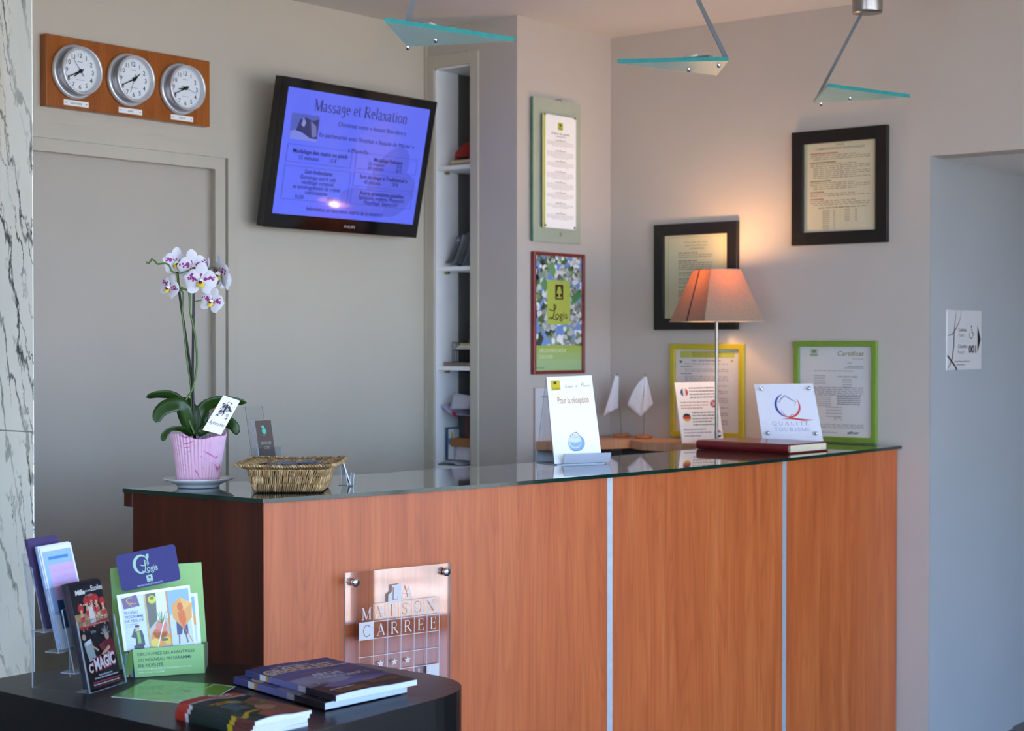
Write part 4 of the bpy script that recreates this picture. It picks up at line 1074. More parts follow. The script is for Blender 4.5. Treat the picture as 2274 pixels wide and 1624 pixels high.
def flower(px, py, R_, away, yaw, pitch, roll, seed, parent=t):
    """yaw: degrees turned right of facing the viewer; five petals, spots and a lip"""
    C_ = op(px, py, away); R_ = R_*OD/F_PX
    n0 = -oaw; up0 = V((0, 0, 1)); rt0 = orr
    M_ = Matrix.Rotation(math.radians(-yaw), 3, 'Z')
    n1 = M_@n0; r1 = M_@rt0
    M2 = Matrix.Rotation(math.radians(pitch), 3, r1); n1 = M2@n1; u1 = M2@up0
    M3 = Matrix.Rotation(math.radians(roll), 3, n1); u1 = M3@u1; r1 = M3@r1
    rr = random.Random(seed)
    mb = MB()
    def surf(a, L_, W_, lift, curl, broad):
        d = r1*math.cos(a)+u1*math.sin(a); s_ = r1*-math.sin(a)+u1*math.cos(a)
        def f(u, v):
            w = (v*2-1); prof = math.sqrt(max(.008, 1-((u-.54)/.475)**2)) if broad else math.sqrt(max(.008, 1-((u-.56)/.47)**2))*(.75+.25*min(1, u*1.8))
            return C_+d*(L_*(.06+.94*u)-L_*.10*w*w*u*(1 if broad else .3))+s_*(W_*w*prof)+n1*(lift+curl*u*u+.10*L_*math.sin(u*3)*.5-.10*W_*w*w)
        return f
    spec = [(90, 1.14, .36, -.0012, .003, 0), (226, 1.0, .33, -.0014, .003, 0), (314, 1.0, .33, -.0014, .003, 0), (10, 1.04, .60, .0010, -.003, 1), (170, 1.04, .60, .0010, -.003, 1)]
    for a, L_, W_, lift, curl, broad in spec:
        f = surf(math.radians(a), R_*L_, R_*W_, lift, curl, broad)
        mb.grid(f, 9, 10, PETAL)
        for k in range(15 if broad else 3):
            u = rr.uniform(.18, .66) if broad else rr.uniform(.12, .3); v = .5+(.06 if a > 90 else -.06)*-1+rr.gauss(0, .08 if broad else .08)
            if k % 5 == 4: u = rr.uniform(.6, .82)
            ru = rr.uniform(.05, .10)*(1.3 if u < .45 else .8); rv = rr.uniform(.035, .08); nn = 9; pts = []
            for q in range(nn):
                ang = 2*math.pi*q/nn; pts.append(f(min(.99, max(0, u+ru*math.cos(ang))), min(1, max(0, v+rv*math.sin(ang))))+n1*.0007)
            mb.add(pts+[f(u, v)+n1*.0009], [(q, (q+1) % nn, nn) for q in range(nn)], SPOT)
    fl = mb.build('flower', parent)
    mb = MB(); k = R_
    mb.grid(lambda u, v: C_+r1*(k*.26*math.cos(math.pi*(1.15*v-.08))*(1-.25*u))-u1*(k*(.12+.30*u))+n1*(k*(.10+.30*math.sin(math.pi*v)*(.4+.6*u))), 5, 9, LIPY)
    mb.lathe([(0, .0), (k*.15, .01*k), (k*.17, .12*k), (k*.11, .28*k), (0, .36*k)], C_+n1*k*.02, LIPW, n1, 14)
    mb.lathe([(0, .0), (k*.12, 0), (k*.10, .14*k), (0, .2*k)], C_-u1*k*.10+n1*k*.20, LIPR, n1, 12)
    mb.build('lip', fl)
flower(391, 584, 31, .030, -22, 0, -4, 3)
flower(429, 592, 34, .012, -4, 4, 8, 4)
flower(446, 624, 37, -.016, 4, -4, -4, 5)
flower(376, 638, 27, .000, 40, 0, -26, 6)
flower(470, 670, 28, -.024, 22, -6, -18, 7)
flower(489, 607, 35, .018, 62, 6, -6, 8)
flower(500, 622, 27, .034, 118, 0, 4, 9)
mb = MB(); p = op(463, 583, .01); mb.lathe([(0, -.013), (.003, -.009), (.0035, .002), (.002, .010), (0, .013)], p, pbr('flower_bud', 'b9a6b4', .5, noise=.2, nscale=60), seg=10); mb.build('bud', t)
for x, y in ((325.5, 583), (337, 576)):
    mb = MB(); p = op(x, y, .004); mb.lathe([(0, -.003), (.003, 0), (0, .003)], p, pbr('tip_bud', '6a5a34', .5, noise=.2), seg=8); mb.build('bud', t)
# plant card tucked in the pot
q = [op(496, 878, -.045), op(533.5, 890.5, -.045), op(491, 966, -.040), op(450, 955, -.040)]
mb = sheet(q, .0009, WHITE, n=-oaw); pr = Print(q, 100, 205, mb, n=-oaw)
rr = random.Random(12)
for i in range(9): pr.disc(rr.uniform(34, 78), rr.uniform(22, 100), rr.uniform(8, 16), 'bdbcc4', rr.uniform(8, 14), 9)
pr.up()
for i in range(24):
    x, y = rr.uniform(22, 84), rr.uniform(18, 118); a = rr.uniform(0, 6.28); L_ = rr.uniform(6, 18)
    pr.line([(x, y), (x+L_*math.cos(a)*.6, y+L_*math.sin(a)*.6), (x+L_*math.cos(a+.6), y+L_*math.sin(a+.6))], rr.uniform(3, 8), '241c26', True)
pr.poly([(46, 36), (56, 42), (52, 78), (60, 98), (44, 86)], '1c141c').poly([(62, 40), (76, 58), (70, 72), (64, 56)], '2a2230').line([(26, 60), (34, 66), (28, 104), (16, 120)], 2, '3a3238')
pr.up().text('Aphrodite', 50, 162, 19, '4a4440', 84, 'c')
tag(mb.build('plant_card', t), 'white card with an ink drawing and the word Aphrodite')

# ---- woven basket
BL_, BR2 = PZ(562, 1096.5, HC), PZ(712, 1096.5, HC)
bex = (BR2-BL_).normalized(); bey = V((-bex.y, bex.x, 0)); bL = (BR2-BL_).length
if bey.dot(CAM-BL_) > 0: bey = -bey
bc = (BL_+BR2)/2+bey*.095
bk_ = thing('woven_basket', 'woven straw basket with flared rim holding clear packets, beside the orchid', 'basket', (bc.x, bc.y, HC))
STRAW = pbr('seagrass', '97784e', .7, noise=.35, nscale=70, bump=.3)
STRAW2 = pbr('seagrass_light', 'b89c70', .7, noise=.3, nscale=70, bump=.3)
STRAWD = pbr('seagrass_dark', '3a2814', .8, noise=.3, nscale=50)
def ring_pt(s, h):
    """point on the basket wall: s 0..4 around (side index + fraction), h height fraction"""
    hl = bL/2*(1+.16*h); hd = .085*(1+.25*h); z = HC+.002+.056*h; i = int(s) % 4; f_ = s-int(s)
    c = [(-hl, -hd), (hl, -hd), (hl, hd), (-hl, hd)]; a, b2 = c[i], c[(i+1) % 4]
    x = a[0]+(b2[0]-a[0])*f_; y = a[1]+(b2[1]-a[1])*f_
    # rounded corners
    k = min(f_, 1-f_); sh = .004*max(0, 1-k/.08)
    n = math.hypot(x, y); return V((bc.x, bc.y, z))+bex*(x-x/n*sh)+bey*(y-y/n*sh)
mb = MB(); vs = []; fs = []
for h in (0, 1):
    for s in range(40): p = ring_pt(s/10, h); vs.append(p+(V((bc.x, bc.y, p.z))-p).normalized()*.004)
for s in range(40): fs.append((s, (s+1) % 40, 40+(s+1) % 40, 40+s))
fs.append(tuple(range(40))[::-1]); mb.add(vs, fs, STRAWD); mb.build('lining', bk_)
rr = random.Random(5)
mb = MB()
cnt = [38, 30, 38, 30]
for tier in range(3):
    h0, h1 = tier/3-.02, (tier+1)/3+.06
    for side in range(4):
        for k in range(cnt[side]):
            f_ = (k+.5*(tier % 2)+.25)/cnt[side]
            if f_ >= 1: continue
            s0 = side+f_; s1 = side+min(.999, f_+rr.uniform(.022, .040))
            out = (ring_pt(s0, .5)-V((bc.x, bc.y, ring_pt(s0, .5).z))).normalized()*.0022
            a, b2 = ring_pt(s0, max(0, h0)), ring_pt(s1, h1); mid = (a+b2)/2+out*1.1; r_ = rr.uniform(.0018, .0024)
            mb.tube([a-out*.2, a.lerp(mid, .5)+out*.5, mid, mid.lerp(b2, .5)+out*.5, b2-out*.2], [r_*.5, r_, r_*1.1, r_, r_*.5], rr.choice([STRAW, STRAW, STRAW2]), 6)
mb.build('woven_wall', bk_)
mb = MB()
def rim_pt(s, o):
    """flared rim: o 0 inner edge, 1 outer edge"""
    p = ring_pt(s, 1.0); c = V((bc.x, bc.y, p.z)); d = (p-c); i = int(s) % 4; f_ = s-int(s)
    ex_ = d.dot(bex); ey_ = d.dot(bey)
    return c+bex*(ex_*(1+.30*o))+bey*(ey_*(1+.36*o))+V((0, 0, .010*o+ .004*o*abs(2*f_-1)))
for side in range(4):
    for k in range(cnt[side]+12):
        f_ = (k+.5)/(cnt[side]+12); s0 = side+f_; s1 = side+min(.999, f_+.045); r_ = rr.uniform(.0017, .0024)
        a, b2 = rim_pt(s0, -.06), rim_pt(s1, 1.0); md_ = (a+b2)/2+V((0, 0, .0015))
        mb.tube([a, md_, b2], [r_*.8, r_, r_*.7], rr.choice([STRAW, STRAW2]), 6)
for o, dz in ((0.98, .0), (.0, .001)):
    for j in range(148):
        s = j/37; p = rim_pt(s, o); q_ = rim_pt((s+.045) % 4 if s+.045 < 4 else s, o)
        tn = (q_-p).normalized() if (q_-p).length > 1e-5 else bex; out = tn.cross(Z1)
        mb.tube([p+Z1*(.0032+dz)-out*.002, p+tn*.004+Z1*dz, p+tn*.0075-Z1*.0032+out*.002], [.0016, .0026, .0016], rr.choice([STRAW, STRAW2]), 6)
mb.build('rim', bk_)
PLAS = clear('plastic_wrap', (.80, .84, .90), 1.6, 1.5, .12, .10)
for i, (x, y, a, L_) in enumerate([(-.045, -.01, .2, .055), (.0, .0, -.15, .05), (.04, -.006, .1, .055), (.06, .028, -.3, .045), (-.02, .035, .3, .06)]):
    c = V((bc.x, bc.y, HC+.060+.0035*(i % 3)))+bex*x+bey*y; e1_ = bex*math.cos(a)+bey*math.sin(a); e2_ = bex*-math.sin(a)+bey*math.cos(a)
    p_ = thing('plastic_packet', 'clear wrapped packet lying in the woven straw basket', 'packet', c, group='clear packets in the straw basket')
    mb = MB(); mb.grid(lambda u, v: c+e1_*L_*(u-.5)+e2_*.032*(v-.5)+Z1*(.006*math.sin(math.pi*u)*math.sin(math.pi*v)+.0012*math.sin(u*23+i)+.001*math.sin(v*17)), 10, 8, PLAS)
    mb.build('wrapper', p_, solid=.0006)
    mb = MB(); mb.obox(c+Z1*.001, e1_*L_*.36, e2_*.011, Z1*.002, pbr('packet_content', '8f98ac', .4, noise=.1)); mb.build('content', p_)

# ---- acrylic holder with dark leaflets, behind the basket
def plate(mb, a, b2, c, d, th, n, mat=ACRY, edge=ACRYE2): mb.slab([a, b2, c, d], n, th, mat, edge)
h0 = PD(587, 1071, 4.30); h0.z = HC+.001
hw = (X1*math.cos(math.radians(-8))+Y1*math.sin(math.radians(-8))); hb = V((-hw.y, hw.x, 0))
bh = thing('leaflet_holder', 'clear acrylic leaflet holder behind the straw basket', 'leaflet holder', h0)
def hp(w, b_, z): return h0+hw*w+hb*b_+Z1*z
lt = .26   # lean back per metre of height
mb = MB(); plate(mb, hp(-.004, .034, 0), hp(.050, .034, 0), hp(.050, .034+.178*lt, .192), hp(-.004, .034+.178*lt, .192), .0025, -hb); mb.build('back', bh)
mb = MB(); plate(mb, hp(-.010, -.004, 0), hp(.064, -.004, 0), hp(.064, .014, .088), hp(-.010, .014, .088), .002, -hb); mb.build('front', bh)
mb = MB(); plate(mb, hp(-.010, -.004, 0), hp(-.010, .034, 0), hp(-.010, .052, .085), hp(-.010, .014, .088), .002, hw); mb.build('side', bh)
mb = MB(); plate(mb, hp(.064, -.004, 0), hp(.064, .034, 0), hp(.064, .052, .085), hp(.064, .014, .088), .002, hw); mb.build('side', bh)
mb = MB(); plate(mb, hp(-.010, -.004, .0), hp(.064, -.004, .0), hp(.064, .036, .0), hp(-.010, .036, .0), .002, Z1); mb.build('bottom', bh)
BRO = pbr('dark_brown_print', '4a372c', .4, noise=.04)
for i in range(5):
    b0 = .003+i*.0055; q = [hp(0, b0+.152*lt, .156), hp(.050, b0+.152*lt, .156), hp(.050, b0+.004, .004), hp(0, b0+.004, .004)]
    mb = sheet(q, .0050, BRO, n=-hb, edge=PAPER if i else PAPER)
    if i == 0:
        pr = Print(q, 100, 300, mb, n=-hb)
        pr.disc(44, 34, 9, '58c4b0', 10).disc(49, 53, 13, '58c4b0', 16, rot=-8).up(); pr.disc(38, 42, 4, '2c2a28', 3)
        pr.text('BROCHURE', 53, 122, 15, 'a8a49c', 62, 'c', bold=.01).text('CURE', 53, 144, 14, 'a8a49c', 34, 'c', bold=.01); pr.grey(38, 56, 74, 3, '5a9a8c', 2)
        tag(mb.build('leaflet'), 'dark brown leaflet with a turquoise figure, front one in the acrylic holder behind the basket', 'leaflet', 'dark leaflets behind the basket')
    else: tag(mb.build('leaflet'), 'dark brown leaflet behind the front one in the acrylic holder, only its pale edge showing', 'leaflet', 'dark leaflets behind the basket')

# ---- little card holder right of the basket
k0 = PZ(773, 1079, HC); k0.z = HC+.001
kh = thing('card_holder', 'small clear card holder right of the straw basket', 'card holder', k0)
kr, ka = cam_frame(k0)
def kp(r_, a_, z): return k0+kr*r_+ka*a_+Z1*z
mb = MB(); plate(mb, kp(-.024, .01, 0), kp(.012, -.018, 0), kp(.020, -.012, .0), kp(-.016, .024, .0), .002, Z1); mb.build('foot', kh)
mb = MB(); plate(mb, kp(-.016, .020, 0), kp(-.002, -.012, 0), kp(-.010, -.006, .055), kp(-.020, .024, .055), .002, -kr); mb.build('back', kh)
mb = MB(); plate(mb, kp(.004, .0, 0), kp(.014, -.016, .002), kp(.016, -.016, .030), kp(.010, .004, .034), .002, kr); mb.build('front', kh)
q = [kp(-.016, .028, .064), kp(-.0125, -.010, .064), kp(.008, -.012, .003), kp(.004, .024, .003)]
mb = sheet(q, .003, WHITE, n=kr); pr = Print(q, 100, 160, mb, n=kr)
for i in range(4): pr.rect(30, 14+i*17, 70, 20+i*17, '8e98a0')
tag(mb.build('visiting_card'), 'small white card standing in the clear holder right of the basket', 'card')

# ---- reception notice in its acrylic stand
BACKY = V((0.1, 1, 0))
q = up_quad([(1213, 838), (1313, 834), (1337, 1027), (1231, 1031)], HC+.003, BACKY, math.radians(17))
nt_ = (q[3]-q[0]).cross(q[1]-q[0]).normalized()
if nt_.dot(CAM-q[0]) < 0: nt_ = -nt_
st = thing('sign_holder', 'clear acrylic stand holding the white reception notice on the counter', 'sign holder', V(((q[2].x+q[3].x)/2, (q[2].y+q[3].y)/2, HC)))
e = (q[2]-q[3]).normalized(); bb = V((-e.y, e.x, 0)); bb = bb if bb.dot(CAM-q[0]) < 0 else -bb
off = [p+nt_*.0012 for p in q]
mb = MB(); mb.slab([p-nt_*.0018 for p in q], nt_, .0022, ACRY, ACRYE2); mb.build('back_plate', st)
mb = MB(); mb.slab([q[0]-nt_*.003, q[1]-nt_*.003, q[2]+bb*.115+V((0, 0, 0)), q[3]+bb*.115], bb, .0022, ACRY, ACRYE2); mb.build('rear_leg', st)
mb = MB(); mb.slab([q[3]+bb*.115-Z1*.0005, q[2]+bb*.115-Z1*.0005, q[2]-bb*.016-Z1*.0005, q[3]-bb*.016-Z1*.0005], Z1, .0022, ACRY, ACRYE2); mb.build('base_plate', st)
mb = MB(); ea = q[3]+e*.022-bb*.014; eb = q[2]+e*.018-bb*.014
mb.slab([ea+Z1*.001, eb+Z1*.001, eb+Z1*.030-bb*.010-e*.0, ea+Z1*.030-bb*.010-e*.0], -bb, .005, pbr('acrylic_lip', 'e2e8f6', .12, spec=.8, coat=.5, trans=.35), ACRYE); tag(mb.build('front_lip', st), 'bright thick front lip')
GLW = pbr('glossy_white_card', 'fbfbf8', .12, spec=.8, coat=.8, noise=.005)
mb = sheet([p+nt_*.0016 for p in q], .001, GLW, n=nt_); pr = Print([p+nt_*.0018 for p in q], 100, 200, mb, n=nt_); pr.coat = .6
pr.rect(8, 8, 28, 32, 'dcc81e').up(); pr.rect(14, 11, 20, 18, '3a3212').text('Logis', 18, 29, 5, '6a5c20', 15, 'c')
pr.text('L', 38, 26, 9, 'cdb860', 6, shear=.3).text('ogis', 44, 26, 5, '76706a', 11, shear=.3).text('de', 60, 26, 5, '76706a', 6, shear=.3).text('F', 72, 26, 9, 'cdb860', 6, shear=.3).text('rance', 78, 26, 5, '76706a', 14, shear=.3)
pr.text('Pour la r\u00e9ception', 53, 63, 16, 'c98a12', 68, 'c', bold=.008)
pr.disc(50, 154, 18, '8fb8d8', 19).up().disc(47, 150, 14, 'dfeaf2', 17).up().disc(48, 153, 11, '9cc2de', 11).up().disc(48, 148, 12, 'e6f0f6', 5).up()
pr.line([(34, 166), (42, 172), (54, 172), (62, 166)], 1.8, '7c8c98', True).line([(44, 132), (52, 130), (58, 136)], 2, '5c6c78', True).line([(38, 136), (40, 140)], 1.4, '8a949c').line([(43, 132), (43.6, 137)], 1.4, '8a949c')
tag(mb.build('notice_card'), 'glossy white card reading Pour la r\u00e9ception, with a blue apple drawing', 'notice')

# ---- red guest book
zbk = HC+.0005
a = PZ(1752, 1009, HC); l = PZ(1547, 998, HC); r_ = PZ(1811, 999, HC)
u_ = (l-a); u_.z = 0; v_ = (r_-a); v_.z = 0
un = u_.normalized(); vn = V((-un.y, un.x, 0)); vn = vn if vn.dot(v_) > 0 else -vn
wl, wd, hb_ = u_.length, .235, .031
REDL = pbr('red_leather', '6e1016', .3, coat=.3, noise=.12, nscale=40, bump=.15)
gb = thing('guest_book', 'thick dark red guest book lying on the glass counter top', 'book', V((a.x, a.y, HC))+un*wl/2+vn*wd/2)
def gp_(x, y, z): return V((a.x, a.y, zbk+z))+un*x+vn*y
def gbox(mb, x0, x1, y0, y1, z0, z1_, mat):
    c = gp_((x0+x1)/2, (y0+y1)/2, (z0+z1_)/2); mb.obox(c, un*(x1-x0)/2, vn*(y1-y0)/2, Z1*(z1_-z0)/2, mat)
mb = MB(); gbox(mb, 0, wl, .004, wd, 0, .0045, REDL); gbox(mb, 0, wl, .004, wd, hb_-.0045, hb_, REDL)
prof = [(-.004+.004*math.cos(math.radians(x)), 0) for x in ()]
sp_ = [(0.008, 0), (.002, .002), (-.002, .008), (-.003, .0155), (-.002, .023), (.002, .029), (.008, .031)]
vs = [gp_(0, y, z) for y, z in sp_]+[gp_(wl, y, z) for y, z in sp_]; n_ = len(sp_)
mb.add(vs, [(i, i+1, n_+i+1, n_+i) for i in range(n_-1)], REDL, True); mb.add([gp_(x, .008, z) for x in (0, wl) for z in (0, hb_)], [(0, 1, 3, 2)], REDL)
mb.build('cover', gb, bevel=.0012)
mb = MB(); gbox(mb, .004, wl-.004, .006, wd-.006, .0046, hb_-.0046, pbr('cream_pages', 'd8cba8', .7, noise=.08, nscale=300)); mb.build('pages', gb)

# ---- tourism quality plate
q = up_quad([(1675, 854), (1805, 852), (1829, 984), (1694, 982)], HC+.016, FWD*1.0+V((0, 0, 0)), math.radians(16))
nq = (q[3]-q[0]).cross(q[1]-q[0]).normalized(); nq = nq if nq.dot(CAM-q[0]) > 0 else -nq
qt = thing('quality_plate', 'square white acrylic plate with a blue and red emblem, behind the red book', 'plaque', V(((q[2].x+q[3].x)/2, (q[2].y+q[3].y)/2, HC)))
mb = sheet(q, .004, pbr('white_acrylic', 'e2e2ea', .12, coat=.4, noise=.01), n=nq, edge=WHITE)
pr = Print(q, 100, 100, mb, n=nq); BLU, RD = '2e3a9c', 'd2453e'
pr.line([(51+20*math.cos(math.radians(x)), 37+20*math.sin(math.radians(x))) for x in range(250, 90, -10)], 4.0, BLU, True)
pr.line([(51+20*math.cos(math.radians(x)), 37+20*math.sin(math.radians(x))) for x in range(-32, 118, 10)], 3.4, RD, True)
pr.line([(32, 31), (38, 31), (42, 25), (49, 20), (57, 26), (66, 31), (62, 38)], 1.5, BLU, True).line([(38, 55), (40, 44), (43, 53), (50, 57), (57, 52), (63, 54)], 1.4, RD, True)
pr.poly([(36, 60), (54, 57.5), (74, 60), (92, 61.5), (74, 63.5), (54, 60.5)], RD)
pr.serif('QUALIT\u00c9', 52, 71, 6.2, '4a54a8', 64, 'c', .25).serif('TOURISME', 53, 80.5, 5.8, '4a54a8', 62, 'c', .12)
mb.build('plate', qt)
mb = MB(); c = (q[2]+q[3])/2; e = (q[2]-q[3]).normalized(); bq = V((-nq.x, -nq.y, 0)).normalized()
mb.obox(V((c.x, c.y, HC+.008))+bq*.02, e*.07, bq*.024, Z1*.008, ACRY); mb.build('foot', qt)
for x, y in ((11.5, 8.5), (92, 8.5), (11, 85), (90.5, 85)):
    p = Print(q, 100, 100, n=nq).P(x, y); mb = MB(); mb.lathe([(.0065, 0), (.0075, .004), (.006, .009), (.002, .011), (0, .0112)], p, CHROME, nq, 20); mb.build('screw_cap', qt)

# ---- language card
q = up_quad([(1498, 850), (1590, 848), (1607.5, 982), (1515, 985)], 1.1135, BACKY+V((.6, 0, 0)), math.radians(14))
nq = (q[3]-q[0]).cross(q[1]-q[0]).normalized(); nq = nq if nq.dot(CAM-q[0]) > 0 else -nq
mb = sheet(q, .003, pbr('cream_card', 'eadccb', .4, noise=.015), n=nq)
pr = Print(q, 100, 145, mb, n=nq); BK = '6a5446'; BG = 'c48a66'
def flagc(x, y, kind):
    r_ = 9.5
    for i in range(-9, 9):
        a0, a1 = i/9, (i+1)/9
        if kind == 'v':   # vertical stripes
            h0_, h1_ = math.sqrt(max(0, 1-a0*a0)), math.sqrt(max(0, 1-a1*a1)); c = '3c4a6c' if i < -3 else 'e8e0d8' if i < 3 else 'cf4a3c'
            pr.poly([(x+a0*r_, y-h0_*r_-.01), (x+a1*r_, y-h1_*r_-.01), (x+a1*r_, y+h1_*r_+.01), (x+a0*r_, y+h0_*r_+.01)], c)
        else:
            h0_, h1_ = math.sqrt(max(0, 1-a0*a0)), math.sqrt(max(0, 1-a1*a1)); cs = {'g': ('2a2422', 'c23a34', 'dca02a'), 'n': ('d0584c', 'e4dcd4', '3c4656'), 'u': ('7a6a78', 'd0463e', '6a5e72')}[kind]
            c = cs[0] if i < -3 else cs[1] if i < 3 else cs[2]
            pr.poly([(x-h0_*r_-.01, y+a0*r_), (x+h0_*r_+.01, y+a0*r_), (x+h1_*r_+.01, y+a1*r_), (x-h1_*r_-.01, y+a1*r_)], c)
flagc(20, 24, 'v'); flagc(88, 53, 'u'); flagc(19, 84, 'g'); flagc(88, 125, 'n'); pr.up()
pr.rect(86.4, 43.8, 89.6, 62.2, 'd0463e').line([(81, 46), (95, 60)], 1.4, 'e4dcd8').line([(95, 46), (81, 60)], 1.4, 'e4dcd8')
for j in range(4): pr.grey(32, 97, 13+j*7.5, 2.4, BK, j+3, .95)
for j in range(3): pr.grey(8, 76, 47+j*7, 2.4, BG, j+8, (.98, .98, .75)[j])
for j in range(5): pr.grey(32, 94, 72+j*7.2, 2.4, BK, j+14, (.95, .95, .9, .75, .95)[j])
for j in range(3): pr.grey(8, 74, 112+j*7.5, 2.2, '9a7a80', j+30, (.8, .98, .6)[j])
tag(mb.build('language_card'), 'cream card with four round national flags and script lines, behind the lamp stem', 'card')
mb = MB()

# ---- table flags
POLE = pbr('flag_pole', '8a8078', .4, noise=.05); FL = pbr('flag_cloth', 'e6e2e4', .8, noise=.02)
def tflag(bpx, tip, poly, lab, marks, depth_n):
    b0 = PZ(bpx[0], bpx[1]+3, 1.112); t = thing('table_flag', lab, 'flag', b0, group='small white flags on the work shelf')
    mb = MB(); mb.lathe([(0, 0), (.031, 0), (.033, .003), (.033, .010), (.030, .013), (0, .013)], b0, pbr('orange_wood', 'b5703e', .35, coat=.3, noise=.12, nscale=20), seg=32); mb.build('base', t)
    rt, aw = cam_frame(b0); top = PL(tip[0], tip[1], b0, aw)
    mb = MB(); mb.tube([b0+Z1*.012, top], .0013, POLE, 8); mb.lathe([(0, -.004), (.003, 0), (0, .004)], top, pbr('brass_tip', '6a5a30', .3, .7, noise=.1), seg=10); mb.build('pole', t)
    c = sum((V((x, y, 0)) for x, y in poly), V((0, 0, 0)))/len(poly)
    P_ = [PL(x, y, b0-aw*(.004+d), aw) for (x, y), d in zip(poly, depth_n)]
    # fan the outline into a lightly folded cloth
    q = P_; mb = MB()
    n = 10
    def f(u, v):
        a_ = q[0]*(1-u)+q[1]*u; b_ = q[3]*(1-u)+q[2]*u
        return a_*(1-v)+b_*v-aw*(.006*math.sin(u*7+v*2)*v)
    mb.grid(f, n, n, FL); fo = mb.build('cloth', t, solid=.0008)
    return fo, q, aw
tflag((1380, 968), (1371, 831), [(1366, 834), (1374, 836), (1372.5, 906), (1341, 924)], 'small white table flag hanging folded, nearest the wall corner', None, [0, 0, .01, .02])
fo, q, aw = tflag((1429, 971), (1433, 832), [(1433, 836), (1436, 838), (1450, 897), (1423, 926)], 'small white table flag hanging open with a faint green crest', None, [0, 0, .0, .01])
# its other half, spread to the left
mb = MB(); a_, b_, c_ = PL(1432, 836, q[0], aw), PL(1393, 900, q[0], aw), q[3]
mb.grid(lambda u, v: (a_*(1-v)+(b_*u+c_*(1-u))*v)+(PL(1410, 862, q[0], aw)-(a_+b_)/2)*(4*v*(1-v)*u)-aw*(.005*math.sin(u*5)*v), 10, 10, FL)
pq = [PL(1424, 866, q[0]-aw*.012, aw), PL(1434, 866, q[0]-aw*.012, aw), PL(1434, 884, q[0]-aw*.012, aw), PL(1424, 884, q[0]-aw*.012, aw)]
pr = Print(pq, 100, 100, mb, n=-aw); pr.line([(50, 95), (60, 60), (80, 5)], 9, 'a8b89c', True).line([(55, 80), (30, 60)], 8, 'b4c0a8', True).line([(40, 110), (62, 128)], 7, 'b0b4c8')
mb.build('cloth', fo.parent, solid=.0008)

# ---- engraved plaque on the counter front
def fpt(px, py):
    """point 22 mm in front of the counter's front at a pixel"""
    p = PL(px, py, FPQ, FNQ); return p
xa, xb = 3.02, 3.32
pa, pb = V((xa, interp(FP, xa)+.017, 0)), V((xb, interp(FP, xb)+.017, 0))
FE = (pb-pa).normalized(); FNQ = V((FE.y, -FE.x, 0)); FNQ = FNQ if FNQ.y < 0 else -FNQ
FPQ = pa+FNQ*.026
q = [fpt(767, 1273), fpt(1001, 1250.5), fpt(999, 1535), fpt(765, 1572)]
pq_ = thing('plaque', 'clear acrylic hotel plaque with silver lettering and grid on the counter front', 'plaque', (q[2]+q[3])/2)
m, nt, b = nodes_of('plaque_acrylic'); nt.nodes.remove(b)
PLQ = clear('plaque_sheet', (1, .99, .99), 3.2, 1.5, .015, .04)
mb = sheet(q, .006, PLQ, n=FNQ, edge=pbr('plaque_edge', 'a8a6aa', .2, spec=.8, noise=.05)); mb.build('sheet', pq_)
mb = MB(); pr = Print(q, 234, 285, mb, n=FNQ, step=.0003); pr.rough = .35
SV = 'c9c6c4'
def gl(x0, y0, x1, y1, w=1.0): pr.line([(x0, y0), (x1, y1)], w, SV)
# grid in pixel-like units; columns at these x, rows fall to the left
gx = [30, 61, 92, 121.5, 151, 180, 208]
def gy(r, x): return [92, 124.5, 163, 200, 237, 274, 304][r]-(x-30)*[.0, .052, .052, .052, .052, .052, .0][r]*0+(0)
rows = [(92-6, 72-0)]
RY = RY2 = [73, 110, 147, 184, 220, 257]
def yy(i, x): f_ = (x-30)/(208-30); return RY[i]*(1-f_)+RY2[i]*f_
for i in range(0, 5):
    x0 = 61 if i == 0 else 30
    gl(x0, yy(i, x0), 208, yy(i, 208), 1.3)
for k, x in enumerate(gx):
    gl(x, yy(1 if k == 0 else 0, x), x, yy(5, x), 1.1)
pr.up()
def cell(r, c, s):
    x0, x1 = gx[c], gx[c+1]; xm = (x0+x1)/2; ya, yb2 = yy(r, xm), yy(r+1, xm)
    return x0, x1, xm, ya, yb2
def put(r, c, ch, col=SV, h=.70):
    x0, x1, xm, ya, yb2 = cell(r, c, ch); H2 = (yb2-ya)*h
    pr.serif(ch, xm, yb2-(yb2-ya)*.15, H2, col, None, 'c')
for c, ch in enumerate('MAISON'): put(0, c, ch)
x0, x1, xm, ya, yb2 = cell(1, 0, 'C'); pr.poly([(x0, ya), (x1, ya-1), (x1, yb2-1), (x0, yb2)], SV)
for c, ch in enumerate('ARREE'): put(1, c+1, ch)
pr.up(); put(1, 0, 'C', '9a7264')
# LA above
def rowm(c): x0, x1 = gx[c], gx[c+1]; xm = (x0+x1)/2; return x0, x1, xm, yy(0, xm)-37, yy(0, xm)
x0, x1, xm, ya, yb2 = rowm(2); pr.poly([(x0+8, ya), (x1, ya-1), (x1, yb2-1), (x0, yb2), (x0, ya+20), (x0+8, ya+14)], SV).up()
pr.serif('L', xm, yb2-5, 27, '9a7264', None, 'c')
x0, x1, xm, ya, yb2 = rowm(3); pr.serif('A', xm, yb2-5, 27, SV, None, 'c')
for c in (1, 2, 3):
    x0, x1, xm, ya, yb2 = cell(3, c, '*'); yc = (ya+yb2)/2
    pr.poly([(xm+(8 if i % 2 == 0 else 3.4)*math.sin(math.pi*i/5), yc-(9 if i % 2 == 0 else 3.8)*math.cos(math.pi*i/5)) for i in range(10)], SV)
for c, ch in enumerate('HOTEL'): put(4, c, ch)
